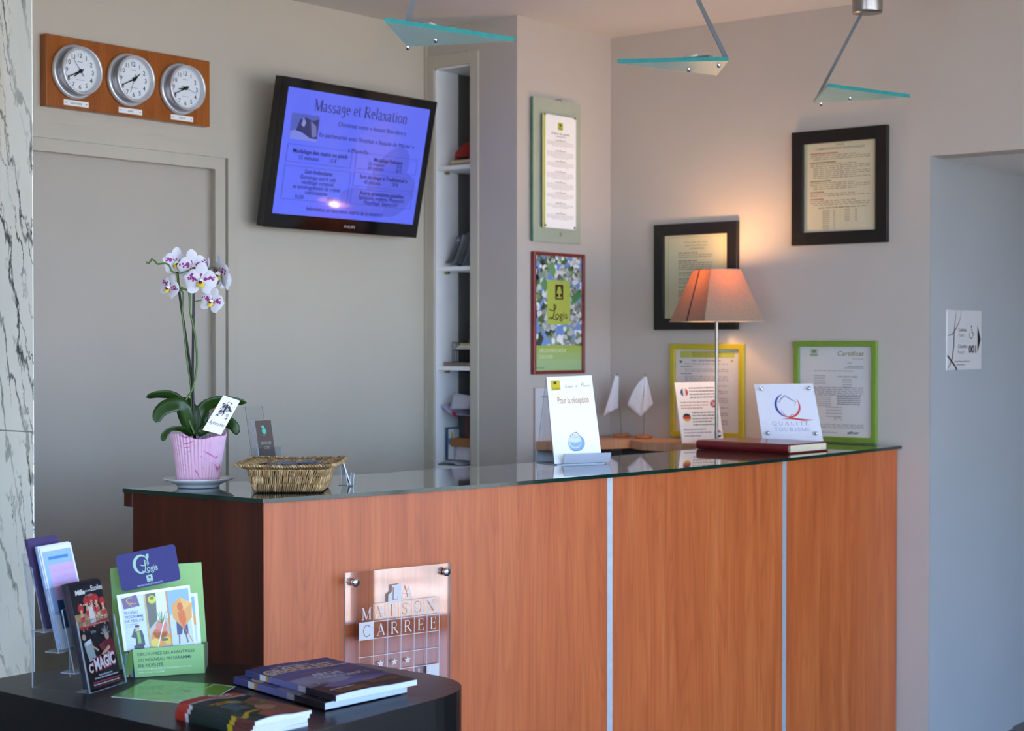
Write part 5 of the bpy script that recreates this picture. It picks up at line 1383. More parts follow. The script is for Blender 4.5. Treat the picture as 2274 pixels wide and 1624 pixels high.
x0, x1, xm, ya, yb2 = cell(4, 5, ''); pr.poly([(x0, ya), (x1, ya-1), (x1, yb2-1), (x0, yb2)], SV)
tag(mb.build('lettering', pq_), 'silver letters and grid')
for px, py in ((787, 1293.5), (989, 1270), (987, 1519.5), (786, 1548)):
    p = PL(px, py, FPQ, FNQ); mb = MB()
    mb.lathe([(.0085, -.024), (.0085, -.006)], p, STEEL, FNQ, 20)
    mb.lathe([(.0095, 0), (.0105, .002), (.0105, .007), (.009, .0095), (0, .010)], p, CHROME, FNQ, 24); mb.build('standoff', pq_)
# ================================================================== things on the niche shelves
def n_(px, py, x=4.83): return PX(px, py, x)
def nbox(name, px0, px1, z0, h, x0, x1, mat, lab, cat, group=None, hidden_to=None):
    y1 = PX(px0, 800, x0).y; y0 = max(NY0+.008, PX(px1, 800, x0).y) if hidden_to is None else hidden_to
    mb = MB(); mb.box((x0, y0, z0), (x1, y1, z0+h), mat)
    return tag(mb.build(name, bevel=.0012), lab, cat, group)
def cover_stack(pxl, z0, hs, x0, x1, cols, name, labs, cat, group, jit=.004):
    r_ = random.Random(int(z0*100)); z = z0
    z += .0006
    for h, c, lab in zip(hs, cols, labs):
        y1 = min(4.2195, PX(pxl, 800, x0).y+r_.uniform(-jit, jit))
        t_ = MB(); o = r_.uniform(-.003, .003); Y0_ = NY0+.010
        t_.box((x0+o, Y0_, z+.0006), (x1, y1, z+h-.0006), pbr('book_pages_'+c[1], c[1], .8, noise=.1, nscale=200))
        t_.box((x0+o-.001, Y0_, z), (x1, y1+.001, z+.0006), pbr('cover_'+c[0], c[0], .4, noise=.08)); t_.box((x0+o-.001, Y0_, z+h-.0006), (x1, y1+.001, z+h), pbr('cover_'+c[0], c[0], .4, noise=.08))
        tag(t_.build(name), lab, cat, group); z += h
    return z
# top: papers and a red tray
z = cover_stack(1000, 2.155, [.010, .012], 4.83, 5.02, [('7a5c50', 'a89c84'), ('b0a68e', 'c8bd9c')], 'booklet', ['brownish flat booklet lying directly on the highest shelf of the niche', 'beige booklet on the highest shelf, lying under the red tray'], 'booklet', None)
P_ = [(1009, 0), (1012, .032), (1020, .047), (1030, .062), (1060, .064), (1060, 0)]
y = lambda px: min(4.2195, PX(px, 800, 4.84).y)
mb = MB(); ps = [V((4.84, max(NY0+.01, y(px)), z+h)) for px, h in P_]
mb.slab(ps, (-1, 0, 0), .14, pbr('red_plastic', '8c1812', .4, coat=.2, noise=.1, nscale=12)); mb.box((4.838, max(NY0+.012, y(1040)), z+.002), (4.8395, y(1016), z+.012), BLACK)
tag(mb.build('document_tray'), 'red plastic tray on top of papers on the highest shelf of the niche', 'tray')
# second: four curling magazines
for i in range(4):
    dx = i*9; x0 = 4.835+i*.006; mb = MB()
    a0 = y(992+dx); zz = 1.771
    def f(u, v, a0=a0, i=i, x0=x0): return V((x0+.17*v, a0-.060*u**1.15-.0*i, zz+.006+.012*(3-i)*(1-u)*.35+(.110+.008*i)*u**1.9))
    mb.grid(f, 10, 2, pbr('magazine_grey%d' % (i % 2), ('55585e', '6a6e74')[i % 2], .35, coat=.3, noise=.2, nscale=14))
    tag(mb.build('magazine', solid=.005), 'grey magazine curling up against the side of the second shelf from the top', 'magazine', 'curling magazines on the second shelf')
# third: wire tray with papers
WIRE = pbr('dark_wire', '2a2c2e', .4, .6, noise=.1)
zt0 = 1.391
cover_stack(985, zt0, [.005, .005, .004], 4.83, 5.02, [('4a342c', '8c7c6c'), ('7a5a4a', 'a8947e'), ('3c2c2a', '8c7c6c')], 'magazine', ['dark magazine lying directly on the third shelf, under the wire tray', 'brown magazine on the third shelf, second from the bottom under the wire tray', 'dark brown magazine on the third shelf, topmost under the wire tray'], 'magazine', None, .002)
wt = thing('wire_tray', 'dark wire letter tray full of papers on the third shelf', 'letter tray', (4.92, 4.10, zt0+.0145))
yl = y(1003); Y0_ = NY0+.010; mb = MB(); zb0 = zt0+.0155
for zz in (zb0, zb0+.045, zb0+.075):
    mb.tube([(4.845, Y0_, zz), (4.845, yl, zz), (5.03, yl, zz), (5.03, Y0_, zz)], .0014, WIRE, 6)
for k in range(9): mb.tube([(4.845+.185*k/8, yl, zb0), (4.845+.185*k/8, yl, zb0+.078)], .0011, WIRE, 6)
for k in range(3): mb.tube([(4.845, yl-.008-.013*k, zb0), (4.845, yl-.008-.013*k, zb0+.0455)], .0011, WIRE, 6)
mb.build('wire_frame', wt)
mb = MB(); mb.box((4.85, Y0_, zb0+.046), (5.02, yl-.003, zb0+.048), WIRE); mb.build('upper_deck', wt)
z = zb0+.0485
for i, (h, c) in enumerate(((.008, 'cfc9b4'), (.006, 'e0dccc'), (.009, 'b9b08c'))):
    mb = MB(); mb.box((4.852+.003*i, Y0_, z), (5.01, y(1008+i*3), z+h), pbr('papers_'+c, c, .8, noise=.1, nscale=120)); z += h+.0004
    tag(mb.build('paper_stack'), ('cream paper bundle at the bottom of the upper wire tray', 'white paper bundle in the middle of the wire tray pile', 'yellowish paper bundle on top of the wire tray pile')[i], 'papers')
mb = MB(); ps = [V((4.86, max(Y0_, y(px)), z+h)) for px, h in ((1034, 0), (1037, .030), (1035, .052), (1044, .056), (1060, .054), (1060, 0))]
mb.slab(ps, (-1, 0, 0), .05, pbr('yellow_pack', 'c79a14', .4, noise=.12, nscale=20)); tag(mb.build('yellow_packet'), 'yellow packet standing on the papers of the wire tray', 'packet')
mb = MB(); mb.grid(lambda u, v: V((4.86+.12*v, max(Y0_, y(1022)-.032*u), z+.070-.018*u)), 4, 2, pbr('navy_print', '2a2e4c', .4, noise=.2)); tag(mb.build('loose_leaflet', solid=.002), 'dark blue leaflet lying crooked on the yellow packet', 'leaflet')
# fourth: books, box, cards, curled papers
zf = 1.010
mb = MB(); mb.grid(lambda u, v: V((4.80+.2*v, y(974)-.100*u, zf+.004+.010*math.sin(u*3))), 8, 2, pbr('grey_mag', '9aa0a2', .35, coat=.3, noise=.2, nscale=20)); tag(mb.build('magazine', solid=.006), 'pale grey magazine lying loosely along the lowest visible niche shelf', 'magazine')
zf += .020
for i, (x0, x1, h, c, lab) in enumerate(((984, 989, .125, 'dfe6ea', 'thin white upright booklet furthest left on the lowest visible shelf'), (989, 994, .123, '1f3a5c', 'dark blue upright booklet next to the thin white one'), (994, 1006, .118, 'cfd6da', 'pale upright booklet with green and blue cover, half behind the cardboard box'))):
    mb = MB(); ya, yb_ = y(x1)+.0004, y(x0); mb.box((4.835+.004*i, ya, zf), (4.99, yb_, zf+h), pbr('upright_'+c, c, .4, coat=.2, noise=.08, nscale=18))
    if i == 2:
        pr = Print([V((4.842, yb_, zf+h)), V((4.842, ya, zf+h)), V((4.842, ya, zf)), V((4.842, yb_, zf))], 100, 300, mb, n=(-1, 0, 0)); pr.rect(60, 30, 90, 80, 'a8b83c').rect(10, 90, 90, 150, '5a74a8')
    tag(mb.build('booklet'), lab, 'booklet')
ya = Y0_
z = zf
for i in range(4):
    mb = MB(); mb.box((4.848+.003*(i % 2), ya, z), (4.95, y(1007+i), z+.0125), pbr('white_carton', 'd6d2da', .6, noise=.05)); tag(mb.build('card_box', bevel=.001), 'flat white carton in the pile under the brown cardboard box', 'box', 'white cartons under the cardboard box'); z += .0128
mb = MB(); mb.box((4.838, ya, z), (4.96, y(1001)-.0, z+.034), pbr('brown_cardboard', '9a6a38', .8, noise=.1, nscale=30)); tag(mb.build('cardboard_box', bevel=.001), 'brown cardboard box resting on white cartons in the niche', 'box'); z += .0345
mb = MB(); mb.box((4.87, ya, z), (4.98, y(1008), z+.090), pbr('dark_binder', '26262a', .5, noise=.2, nscale=12)); mb.box((4.869, y(1030), z), (4.8695, y(1022), z+.088), pbr('binder_label', '5a2a24', .5, noise=.1)); tag(mb.build('ring_binder', bevel=.001), 'dark ring binder standing on the brown cardboard box', 'binder')
z += .092
LIL = pbr('lilac_paper', 'c4bcd8', .5, coat=.2, noise=.05, nscale=20)
mb = MB(); mb.grid(lambda u, v: V((4.815+.13*v, y(987)-.110*u if y(987)-.110*u > Y0_ else Y0_, z+.034-.045*math.sin(min(1, u*1.5)*1.5)*(.8+.2*v))), 10, 3, LIL); tag(mb.build('curled_sheet', solid=.003), 'pale lilac brochure curling over the dark binder', 'brochure')
mb = MB(); y2 = y(1012)
mb.grid(lambda u, v: V((4.806+.022*v+.012*u, max(Y0_, y2-.085*u), z+.058-.055*v*.4-.012*u-.040*(1-v)*(1-u*.4)+.045*v)), 8, 4, pbr('white_brochure', 'b8b4c0', .5, coat=.2, noise=.04))
pr = Print([V((4.8030, y2-.012, z+.012)), V((4.8030, y2-.032, z+.008)), V((4.8030, y2-.038, z-.012)), V((4.8030, y2-.018, z-.006))], 100, 100, mb, n=(-1, 0, 0)); pr.rect(0, 0, 100, 100, '9c2836')
tag(mb.build('curled_sheet', solid=.003), 'grey-white brochure with a red square, bent over the lilac one', 'brochure')
# ================================================================== dark side table in front
TZ = 0.80
TB = pbr('black_wood_laminate', '0e0c0b', .36, spec=.35, noise=.15, nscale=60)
TBE = pbr('black_wood_edge', '0c0a0a', .3, spec=.3, noise=.15, nscale=60)
def rnd(pts, n=10):
    """closed outline with rounded corners: (x, y, radius)"""
    out = []; m_ = len(pts)
    for i in range(m_):
        p = V(pts[i][:2]+(0,)); a = V(pts[i-1][:2]+(0,)); b_ = V(pts[(i+1) % m_][:2]+(0,)); r_ = pts[i][2]
        if r_ == 0: out.append(p); continue
        u, v = (a-p).normalized(), (b_-p).normalized(); th = u.angle(v)/2; d = min(r_/math.tan(th), (a-p).length*.49, (b_-p).length*.49)
        s_, e_ = p+u*d, p+v*d
        for k in range(n+1):
            t_ = k/n; out.append(s_*(1-t_)**2+p*2*t_*(1-t_)*1+e_*t_**2)
    return out
out = rnd([(1.900, 2.917, .0), (1.900, 2.085, .22), (2.552, 2.10, .19), (2.548, 2.46, .05), (2.415, 2.555, .06), (2.335, 2.735, .10), (2.06, 2.917, .06)], 12)
tb = thing('side_table', 'dark rounded side table in front carrying brochures and magazines', 'table', (2.22, 2.5, 0))
mb = MB(); top = [V((p.x, p.y, TZ)) for p in out]; mb.slab(top, (0, 0, 1), .088, TB, TBE); mb.build('table_top', tb, bevel=.003)
mb = MB(); mb.lathe([(.16, .02), (.16, TZ-.088)], (2.2, 2.5, 0), TBE, seg=48); mb.lathe([(0, 0), (.24, 0), (.24, .02), (0, .02)], (2.2, 2.5, 0), TBE, seg=48); mb.build('pedestal', tb)

# ---- tiered acrylic leaflet stand
F0 = V((1.995, 2.651, TZ+.0005)); fw = V((.962, .273, 0)).normalized(); fb = V((-fw.y, fw.x, 0))
TA = clear('tier_acrylic', (.95, .965, .975), 1.0, 1.47, .03, .015)
def hp2(w, b_, z): return F0+fw*w+fb*b_+Z1*z
ts = thing('leaflet_stand', 'clear acrylic stand with four stepped pockets on the dark table', 'leaflet stand', F0+fw*.06+fb*.07)
WD = .116
tiers = [(0, 0), (.036, .036), (.073, .074), (.108, .112)]
def edge_line(mb, pts, r_=.0012): mb.tube(pts, r_, ACRYE2, 5)
for i, (b0, z0) in enumerate(tiers):
    mb = MB(); hgt = .122 if i else .135; ln = .030
    plate(mb, hp2(0, b0, z0), hp2(WD, b0, z0), hp2(WD, b0+ln, z0+hgt), hp2(0, b0+ln, z0+hgt), .0022, -fb, TA); mb.build('pocket_front', ts)
    mb = MB(); plate(mb, hp2(0, b0, z0), hp2(WD, b0, z0), hp2(WD, b0+.034, z0), hp2(0, b0+.034, z0), .0022, Z1, TA); mb.build('pocket_floor', ts)
mb = MB(); plate(mb, hp2(0, .137, .10), hp2(WD, .137, .10), hp2(WD, .160, .262), hp2(0, .160, .262), .0022, -fb, TA); mb.build('back', ts)
mb = MB(); plate(mb, hp2(0, .137, 0), hp2(WD, .137, 0), hp2(WD, .137, .112), hp2(0, .137, .112), .0022, -fb, TA); mb.build('riser', ts)
for w in (0, WD):
    mb = MB(); prof = [(0, 0), (.137, 0), (.137, .11), (.157, .245), (.139, .236), (.131, .19), (.103, .196), (.096, .150), (.066, .158), (.060, .122), (.030, .135)]
    mb.slab([hp2(w, b_, z) for b_, z in prof], -fw, .0022, TA, ACRYE2)
    mb.build('side_panel', ts)
def leaflets(tier, n, w0, w1, L_, cols, edges, labs, group, lean=.262, z_off=.003, step=.0016, front=None, x_j=.0, b_off=.004):
    b0, z0 = tiers[tier]; r_ = random.Random(tier*7+n)
    for i in range(n):
        b_ = b0+b_off+i*step; j = r_.uniform(-x_j, x_j) if i else 0; up_ = r_.uniform(0, .003) if i else 0
        b_ += up_*math.tan(lean); zz = z0+z_off; cl, sl = math.cos(lean), math.sin(lean)
        q = [hp2(w0+j, b_+L_*sl, zz+up_+L_*cl), hp2(w1+j, b_+L_*sl, zz+up_+L_*cl), hp2(w1+j, b_, zz+up_), hp2(w0+j, b_, zz+up_)]
        nn = (q[3]-q[0]).cross(q[1]-q[0]).normalized(); nn = nn if nn.dot(-fb) > 0 else -nn
        mb = sheet(q, step*.8, pbr('leaf_'+cols, cols, .35, coat=.3, noise=.03), n=nn, edge=pbr('leafedge_'+edges, edges, .5, noise=.1))
        if i == 0 and front: front(Print(q, 100, 210, mb, n=nn))
        tag(mb.build('leaflet'), labs[0] if i == 0 else labs[1], 'leaflet', group if i else None)
def magic(pr):
    pr.coat = .05; pr.spec = .2; pr.dim = .6
    pr.rect(0, 0, 100, 210, '1e1a20').up().rect(0, 60, 100, 86, 'b09468').up()
    for j in range(8): pr.rect(4, 62+j*3, 100, 63+j*3, '7a5c3c')
    pr.up(); r_ = random.Random(2)
    for i, (x, y, k) in enumerate(((22, 50, 1), (42, 38, 1), (58, 34, 1.1), (72, 36, 1), (90, 44, 1))):
        pr.disc(x, y, 9*k, 'b83438', 10*k, 11).disc(x, y+24*k*.9, 5.5, 'd9a47c', 15, 9)
        pr.up().disc(x, y+6, 3.4, 'e0b08c', 3.8, 9).poly([(x-7, y+18), (x+7, y+16), (x+5, y+26), (x-6, y+28)], 'c8404a').line([(x-3, y+30), (x-6, y+46)], 2.6, 'dcae88').line([(x+3, y+30), (x+7, y+44)], 2.6, 'dcae88').up()
    pr.poly([(44, 48), (56, 46), (60, 84), (50, 90), (40, 84)], 'ded4cc').up()
    for i in range(26): pr.disc(r_.uniform(8, 96), r_.uniform(34, 80), 1.6, r_.choice(['e8c89c', 'c02c38', 'f0e8dc', '8c2430']), 1.6, 6)
    pr.up().text('Mille', 13, 22, 9.5, 'f0eef0', 30, bold=.04, shear=.1).text('et une', 45, 19, 5, 'e0dce0', 16, bold=.02).text('Etoiles', 63, 19, 10.5, 'f4f2f4', 36, bold=.04, shear=.05).text('pr\u00e9sente', 42, 28, 4.5, 'c0bcc0', 24)
    pr.poly([(6, 86), (96, 78), (96, 84), (6, 92)], 'b83036').up().grey(20, 84, 84, 1.6, 'e8b8b4', 4)
    pr.text('2008', 34, 102, 5, 'b8b4bc', 16).up()
    for i in range(24):
        a = r_.uniform(3.3, 6.1); L_ = r_.uniform(8, 22); pr.line([(80, 112), (80+L_*.8*math.cos(a), 112+L_*math.sin(a))], 1.6, 'a8acb0')
    pr.up().disc(80, 114, 6.5, 'd8a888', 7).poly([(66, 124), (96, 120), (98, 152), (74, 156), (70, 138)], '7a2430').poly([(50, 128), (74, 120), (84, 136), (60, 144)], '8c3040').up().poly([(52, 146), (80, 132), (84, 138), (58, 150)], 'dcae88').disc(74, 148, 4, 'e8e0d8')
    pr.poly([(6, 118), (30, 112), (34, 150), (12, 156)], 'a8b4b4').up().disc(10, 106, 6, 'caa890').line([(22, 122), (46, 138)], 4, 'dcae88').poly([(10, 116), (28, 112), (30, 120), (12, 124)], 'e4e4ea').up()
    pr.text("C'", 4, 178, 17, 'c03840', 17, bold=.06, shear=.15, rot=-6).text('MAGIC', 23, 176, 24, 'c2464a', 68, bold=.085, shear=.1, rot=-5).up().text("C'", 5, 177, 16, 'f2eeee', 15, bold=.03, shear=.15, rot=-6).text('MAGIC', 24, 175, 22, 'f4f0f0', 66, bold=.035, shear=.1, rot=-5)
    pr.grey(30, 72, 184, 2.6, 'c8c8d0', 3, al='c'); pr.grey(16, 92, 189, 2.6, 'c8c8d0', 9, .98)
    pr.grey(8, 96, 196, 3, 'b03840', 5, .98); pr.grey(8, 96, 201, 2.2, 'c8c8d0', 6, .95); pr.rect(8, 205.5, 94, 206.5, 'b03840')
leaflets(0, 9, .010, .110, .208, '1e1a20', '3a3844', ['dark show leaflet reading MAGIC, front one in the lowest acrylic pocket', 'show leaflet behind the front MAGIC one, only its edge showing'], 'show leaflets behind the front one', front=magic, step=.0022, x_j=.0015, b_off=.005)
def pinkf(pr):
    pr.coat = .25
    pr.rect(0, 0, 100, 210, 'eef2fb').up().rect(4, 10, 95, 38, '9cc4f0').rect(4, 38, 95, 140, 'd7b4e2').up().rect(4, 38, 16, 140, '9cc4f0').rect(20, 22, 82, 28, '4f8cc8').rect(18, 112, 100, 170, '1d4a7c').up()
    for y_, x0, w_ in ((54, 24, 68), (68, 24, 66), (90, 34, 60), (104, 52, 24), (113, 56, 34)): pr.text({54: 'S\u00e9jour unique entre', 68: 'Nancy et Metz-Ville', 90: "\u00e0 L'\u00e9chapp\u00e9e", 104: 'Belle', 113: 'en Lorraine'}[y_], x0, y_, 7, 'c0b2d0', w_, shear=.1)
leaflets(2, 4, .012, .110, .205, 'dfe8f6', '8aa4c8', ['blue and pink leaflet with white border, front one of the upper acrylic pocket', 'blue-edged leaflet right behind the pink one in the upper acrylic pocket'], 'blue leaflets behind the pink one', front=pinkf, step=.0028, x_j=.003)
def purf(pr): pr.rect(0, 0, 100, 210, '4c4070').up().disc(55, 26, 17, '2c2448', 13)
leaflets(3, 3, .012, .104, .178, '463a66', '40345c', ['purple leaflet standing in the rearmost acrylic pocket', 'purple leaflet behind the front purple one'], 'purple leaflets at the back', front=purf, step=.0026, x_j=.002)

# ---- green cardboard dispenser with loyalty leaflets
GRC = pbr('green_card', '86b466', .5, noise=.02); GRC2 = pbr('green_card_lime', '8cc63a', .5, noise=.02)
qb = up_quad([(244.5, 1262), (447, 1249), (462, 1472), (258, 1488)], TZ+.001, FWD, math.radians(8))
# front box face, nearer to the viewer
qf = up_quad([(294, 1443), (452, 1430.5), (455, 1494), (300, 1505.5)], TZ+.001, FWD, 0.0)
dd_ = thing('card_dispenser', 'green cardboard dispenser holding loyalty leaflets on the dark table', 'leaflet dispenser', (qf[2]+qf[3])/2)
nf = (qf[3]-qf[0]).cross(qf[1]-qf[0]).normalized(); nf = nf if nf.dot(CAM-qf[0]) > 0 else -nf
mb = sheet(qf, .002, GRC, n=nf); pr = Print(qf, 158, 65, mb, n=nf)
pr.rect(0, 0, 158, 65, '8fc078').up()
DK = '2a3a46'
pr.text('D\u00c9COUVREZ LES AVANTAGES', 10, 16, 6.6, DK, 127, bold=.02).text('DU NOUVEAU PROGRAMME', 10, 29, 6.6, DK, 119, bold=.02).text('DE FID\u00c9LIT\u00c9', 10, 42, 6.6, DK, 55, bold=.02)
pr.text('FIND OUT MORE ABOUT THE BENEFITS OF OUR', 9, 49.5, 4, 'cfe6c4', 120, bold=.01).text('NEW LOYALTY SCHEME', 9, 57, 4, 'cfe6c4', 58, bold=.01)
mb.build('front_face', dd_)
nb = (qb[3]-qb[0]).cross(qb[1]-qb[0]).normalized(); nb = nb if nb.dot(CAM-qb[0]) > 0 else -nb
mb = sheet(qb, .002, GRC, n=nb, edge=GRC2); mb.build('back_panel', dd_)
# printed side of the box
sd = [qf[0], PL(271, 1447, qf[3], (qf[3]-qb[3]).cross(Z1)), qb[3]*.35+qf[3]*.65, qf[3]]
s0 = PZ(277, 1503, TZ+.001); s1_ = V((s0.x, s0.y, qf[0].z-.012))
q = [s1_, qf[0], qf[3], s0]
ns = (q[3]-q[0]).cross(q[1]-q[0]).normalized(); ns = ns if ns.dot(CAM-q[0]) > 0 else -ns
mb = sheet(q, .002, GRC, n=ns); pr = Print(q, 100, 250, mb, n=ns)
for x0, x1, c in ((0, 26, '7fc0cc'), (26, 40, 'c6dbe0'), (40, 58, 'b43440'), (58, 70, 'd88c88'), (70, 86, '6ea8d8'), (86, 100, '27455c')): pr.rect(x0, 0, x1, 250, c)
mb.build('side_face', dd_)
mb = MB(); b1_, b2_ = qb[3].lerp(qb[2], .12), qb[2]; plate(mb, s0, qf[2], V((b2_.x, b2_.y, s0.z)), V((b1_.x, b1_.y, s0.z)), .001, Z1, GRC, GRC); mb.build('bottom', dd_)
r1_ = qf[2]; r2_ = qb[2]; mb = MB(); mb.slab([r1_, r2_, r2_+Z1*.045, V((r1_.x, r1_.y, qf[1].z))], (r2_-r1_).cross(Z1), .002, pbr('card_inner', '5c6a50', .6, noise=.05)); mb.build('side_face', dd_)
# leaflets inside
def loyal(pr):
    pr.coat = .2
    pr.rect(0, 0, 100, 100, 'eef3fb').up()
    pr.rect(4, 5, 35, 100, 'c8daf0').up()
    for j in range(12): pr.line([(5, 10+j*7.4), (34, 6+j*7.8)], .35, 'a8bcd8')
    pr.up().poly([(5, 8), (26, 4), (29, 24), (7, 27)], '6e4a78').up()
    pr.line([(17+5*math.cos(math.radians(x)), 13+5*math.sin(math.radians(x))) for x in range(40, 330, 25)], 1.4, 'b4b828', True).line([(14, 21), (20, 19), (25, 19)], 1, 'b4b828').disc(17.5, 23.2, .9, 'c8cc40')
    pr.text('NOUVEAU', 7, 36, 4.6, '3c4c70', 18, bold=.02).text('PROGRAMME', 7, 43.5, 4.6, '3c4c70', 25, bold=.02).text('DE FID\u00c9LIT\u00c9', 7, 51, 4.6, '3c4c70', 25, bold=.02); pr.grey(7, 24, 54, 1.3, '8a9ab8', 1); pr.grey(7, 16, 57.5, 1.3, '8a9ab8', 2)
    # man with telephone
    pr.up().poly([(16, 68), (27, 66), (29, 74), (30, 92), (24, 94), (17, 92), (18, 80), (12, 76)], '30364c').poly([(14, 92), (28, 92), (28, 100), (15, 100)], '2a3048').up().poly([(20, 68), (24.5, 67.5), (25, 88), (20.5, 89)], '86b838').disc(21.5, 62, 3.1, 'd8a890', 4).up().disc(21.6, 58.6, 3.4, '2c2a30', 2.2).poly([(15, 70), (17.5, 62), (19.5, 63), (18, 71)], '3a4056')
    # plate of food
    pr.rect(37, 5, 66, 100, 'b8b4a0').up().poly([(38, 5), (52, 5), (50, 52), (38, 66)], '5c5e4c').poly([(52, 5), (66, 5), (66, 50), (50, 52)], 'd8dce0').up().disc(46, 16, 5.5, 'c8cc28', 7).disc(46, 14, 3, '5f8a24', 3.4)
    pr.disc(52, 82, 13, 'e08a2c', 15).disc(52, 74, 10, 'dc7a4c', 10).up().disc(55, 62, 8, 'cf7c68', 9).disc(44, 90, 6, 'e6c43a', 7).disc(62, 88, 6, 'd8b830', 6).up()
    r_ = random.Random(8)
    for i in range(20): x, y_ = r_.uniform(46, 66), r_.uniform(36, 56); pr.line([(56, 58), (x, y_)], .7, r_.choice(['7a9c48', '9cb870', '688a3c']))
    pr.disc(57, 86, 5, '4c6a30', 2.4).line([(63, 42), (46, 100)], 1.2, 'f2f0ec').rect(65.4, 5, 67, 100, 'd88430').rect(35.6, 5, 37, 100, 'c8a23c')
    # kite on the beach
    pr.rect(67.5, 5, 97, 100, 'c4d4e8').up().poly([(67.5, 5), (97, 5), (97, 40), (67.5, 46)], '8cb4e4').up()
    pr.poly([(76, 52), (91, 52), (91, 80), (85, 80), (84, 68), (82, 80), (75, 80)], '4a4f70').poly([(77, 80), (79, 80), (78, 96), (76, 96)], '8c6c60').poly([(86, 80), (88.5, 80), (90, 96), (88, 96)], '8c6c60').up()
    pr.poly([(84, 18), (100, 30), (98, 54), (88, 66), (86, 72), (72, 52), (72, 30)], 'e0a24e').up().poly([(84, 18), (100, 30), (88, 40)], 'ecb464').disc(83, 34, 4, 'cf6a34', 7).poly([(79, 42), (88, 40), (90, 56), (86, 72), (80, 56)], 'd86f36').up().line([(86, 70), (92, 84), (96, 94)], 1, 'd8862c').poly([(70, 96), (97, 94), (97, 100), (70, 100)], 'cfd8e4')
for i, (c4, tl_, lab, ln) in enumerate((
    ([(259, 1322), (421, 1299), (436, 1433), (276, 1447)], 0, 'white loyalty leaflet with three photos, frontmost in the green dispenser', .010),
    ([(330, 1328), (438, 1317), (447, 1430), (338, 1442)], 1, 'white loyalty leaflet just behind the front one, its right edge showing', .022))):
    base = qf[3]+(qb[3]-qf[3]).normalized()*(.012+.012*i); up_ = (Z1*math.cos(.14)+(-nf)*math.sin(.14)).normalized(); e_ = (qf[2]-qf[3]).normalized(); n0 = e_.cross(up_).normalized(); n0 = n0 if n0.dot(CAM-base) > 0 else -n0
    q = [PL(x, y_, base, n0) for x, y_ in c4]
    mb = sheet(q, .0016, WHITE, n=n0)
    if i == 0: loyal(Print(q, 100, 100, mb, n=n0))
    else:
        pr = Print(q, 100, 100, mb, n=n0); pr.rect(0, 0, 100, 100, 'eef3fb').up().rect(70, 6, 93, 40, '8cb4e4').rect(70, 40, 93, 94, 'c8d8ec').up().poly([(84, 38), (93, 42), (93, 62), (86, 62)], 'e0a24e')
    tag(mb.build('loyalty_leaflet'), lab, 'leaflet')
# purple card leaning above
base = qf[3]+(qb[3]-qf[3]).normalized()*.040; up_ = (Z1*math.cos(.14)+(-nf)*math.sin(.14)).normalized(); n0 = (qf[2]-qf[3]).normalized().cross(up_).normalized(); n0 = n0 if n0.dot(CAM-base) > 0 else -n0
q = [PL(x, y_, base, n0) for x, y_ in ((255.5, 1235), (388, 1208), (402, 1288), (271, 1315))]
mb = MB(); pr = Print(q, 100, 62, n=n0); rp = []
for cx, cy, a in ((94, 6, -90), (94, 56, 0), (6, 56, 90), (6, 6, 180)): rp += [pr.P(x, y_) for x, y_ in _arc(cx, cy, 6, 6, a, a+90, 6)]
mb.slab(rp, n0, .0012, pbr('purple_card', '2c2a66', .5, spec=.25, noise=.02)); pr.mb = mb; pr.up(3)
SG = '9fc4ac'
pr.line([(40+12*math.cos(math.radians(x)), 23+15*math.sin(math.radians(x))) for x in range(-40, -290, -12)], 5, SG, True)
pr.poly([(46, 10), (51, 14), (52, 24), (49, 28), (50, 18)], SG).poly([(49, 8), (54, 7), (53, 15), (50, 16)], SG)
logis(pr, 38, 37, .62, SG, 2.4, .66)
pr.rect(44, 43, 54, 54, SG).up().rect(47, 45, 51, 49, '4a4688').text('Logis', 49, 53, 2.6, '4a4688', 8, 'c').text('HOTELS & RESTAURANTS', 48, 59.5, 2.7, 'b8c8d8', 42, 'c')
tag(mb.build('loyalty_card'), 'purple rounded card with a pale green emblem, standing above the leaflets in the green dispenser', 'card')
# ---- green flyer on the table
def flyer(c4, z, lab, extra):
    q = [PZ(x, y_, z) for x, y_ in c4]; mb = sheet(q, .0008, pbr('flyer_green', '5c9a2e', .25, coat=.5, noise=.05), n=Z1, edge=WHITE)
    extra(Print(q, 100, 100, mb, n=Z1)); return tag(mb.build('flyer'), lab, 'flyer')
def fx(pr):
    pr.coat = .4; C_ = 'a8ccae'
    pr.line([(27, 42), (31, 66), (40, 82), (54, 88), (60, 72), (56, 50), (52, 34), (58, 26)][:6], 1.3, C_).line([(27, 42), (36, 36), (44, 40), (52, 34), (62, 24)], 1.2, C_).line([(36, 56), (42, 48), (46, 52)], 3, C_)
    pr.grey(5, 22, 18, 2.5, C_, 1); pr.grey(14, 34, 8, 2.5, C_, 2); pr.grey(60, 80, 62, 2.5, C_, 4)
    pr.line([(74, 92), (74, 6)], .9, C_)
flyer([(247, 1547.5), (330, 1509.5), (476, 1519), (397, 1561)], TZ+.0012, 'glossy green flyer lying flat, mostly showing, in front of the acrylic stand', fx)
flyer([(300, 1545), (352, 1512), (501, 1521), (428, 1560)], TZ+.0004+.0016, 'glossy green flyer lying second from the left, under the others edge', lambda pr: None) if False else None
flyer([(398, 1557), (478, 1519.5), (501, 1521.5), (440, 1558)], TZ+.0022, 'narrow dark green flyer strip with white edge, between the big flyer and the guides', lambda pr: pr.line([(97, 96), (97, 4)], 3, 'c8dcc8').line([(30, 90), (30, 10)], 2.4, 'a8ccae'))
flyer([(430, 1560), (500.5, 1522), (523, 1524.5), (460, 1560)], TZ+.0034, 'dark green flyer with white edge, nearest the stack of guides', lambda pr: pr.line([(97, 96), (97, 4)], 3, 'c8dcc8').line([(40, 90), (40, 10)], 2.4, 'a8ccae'))

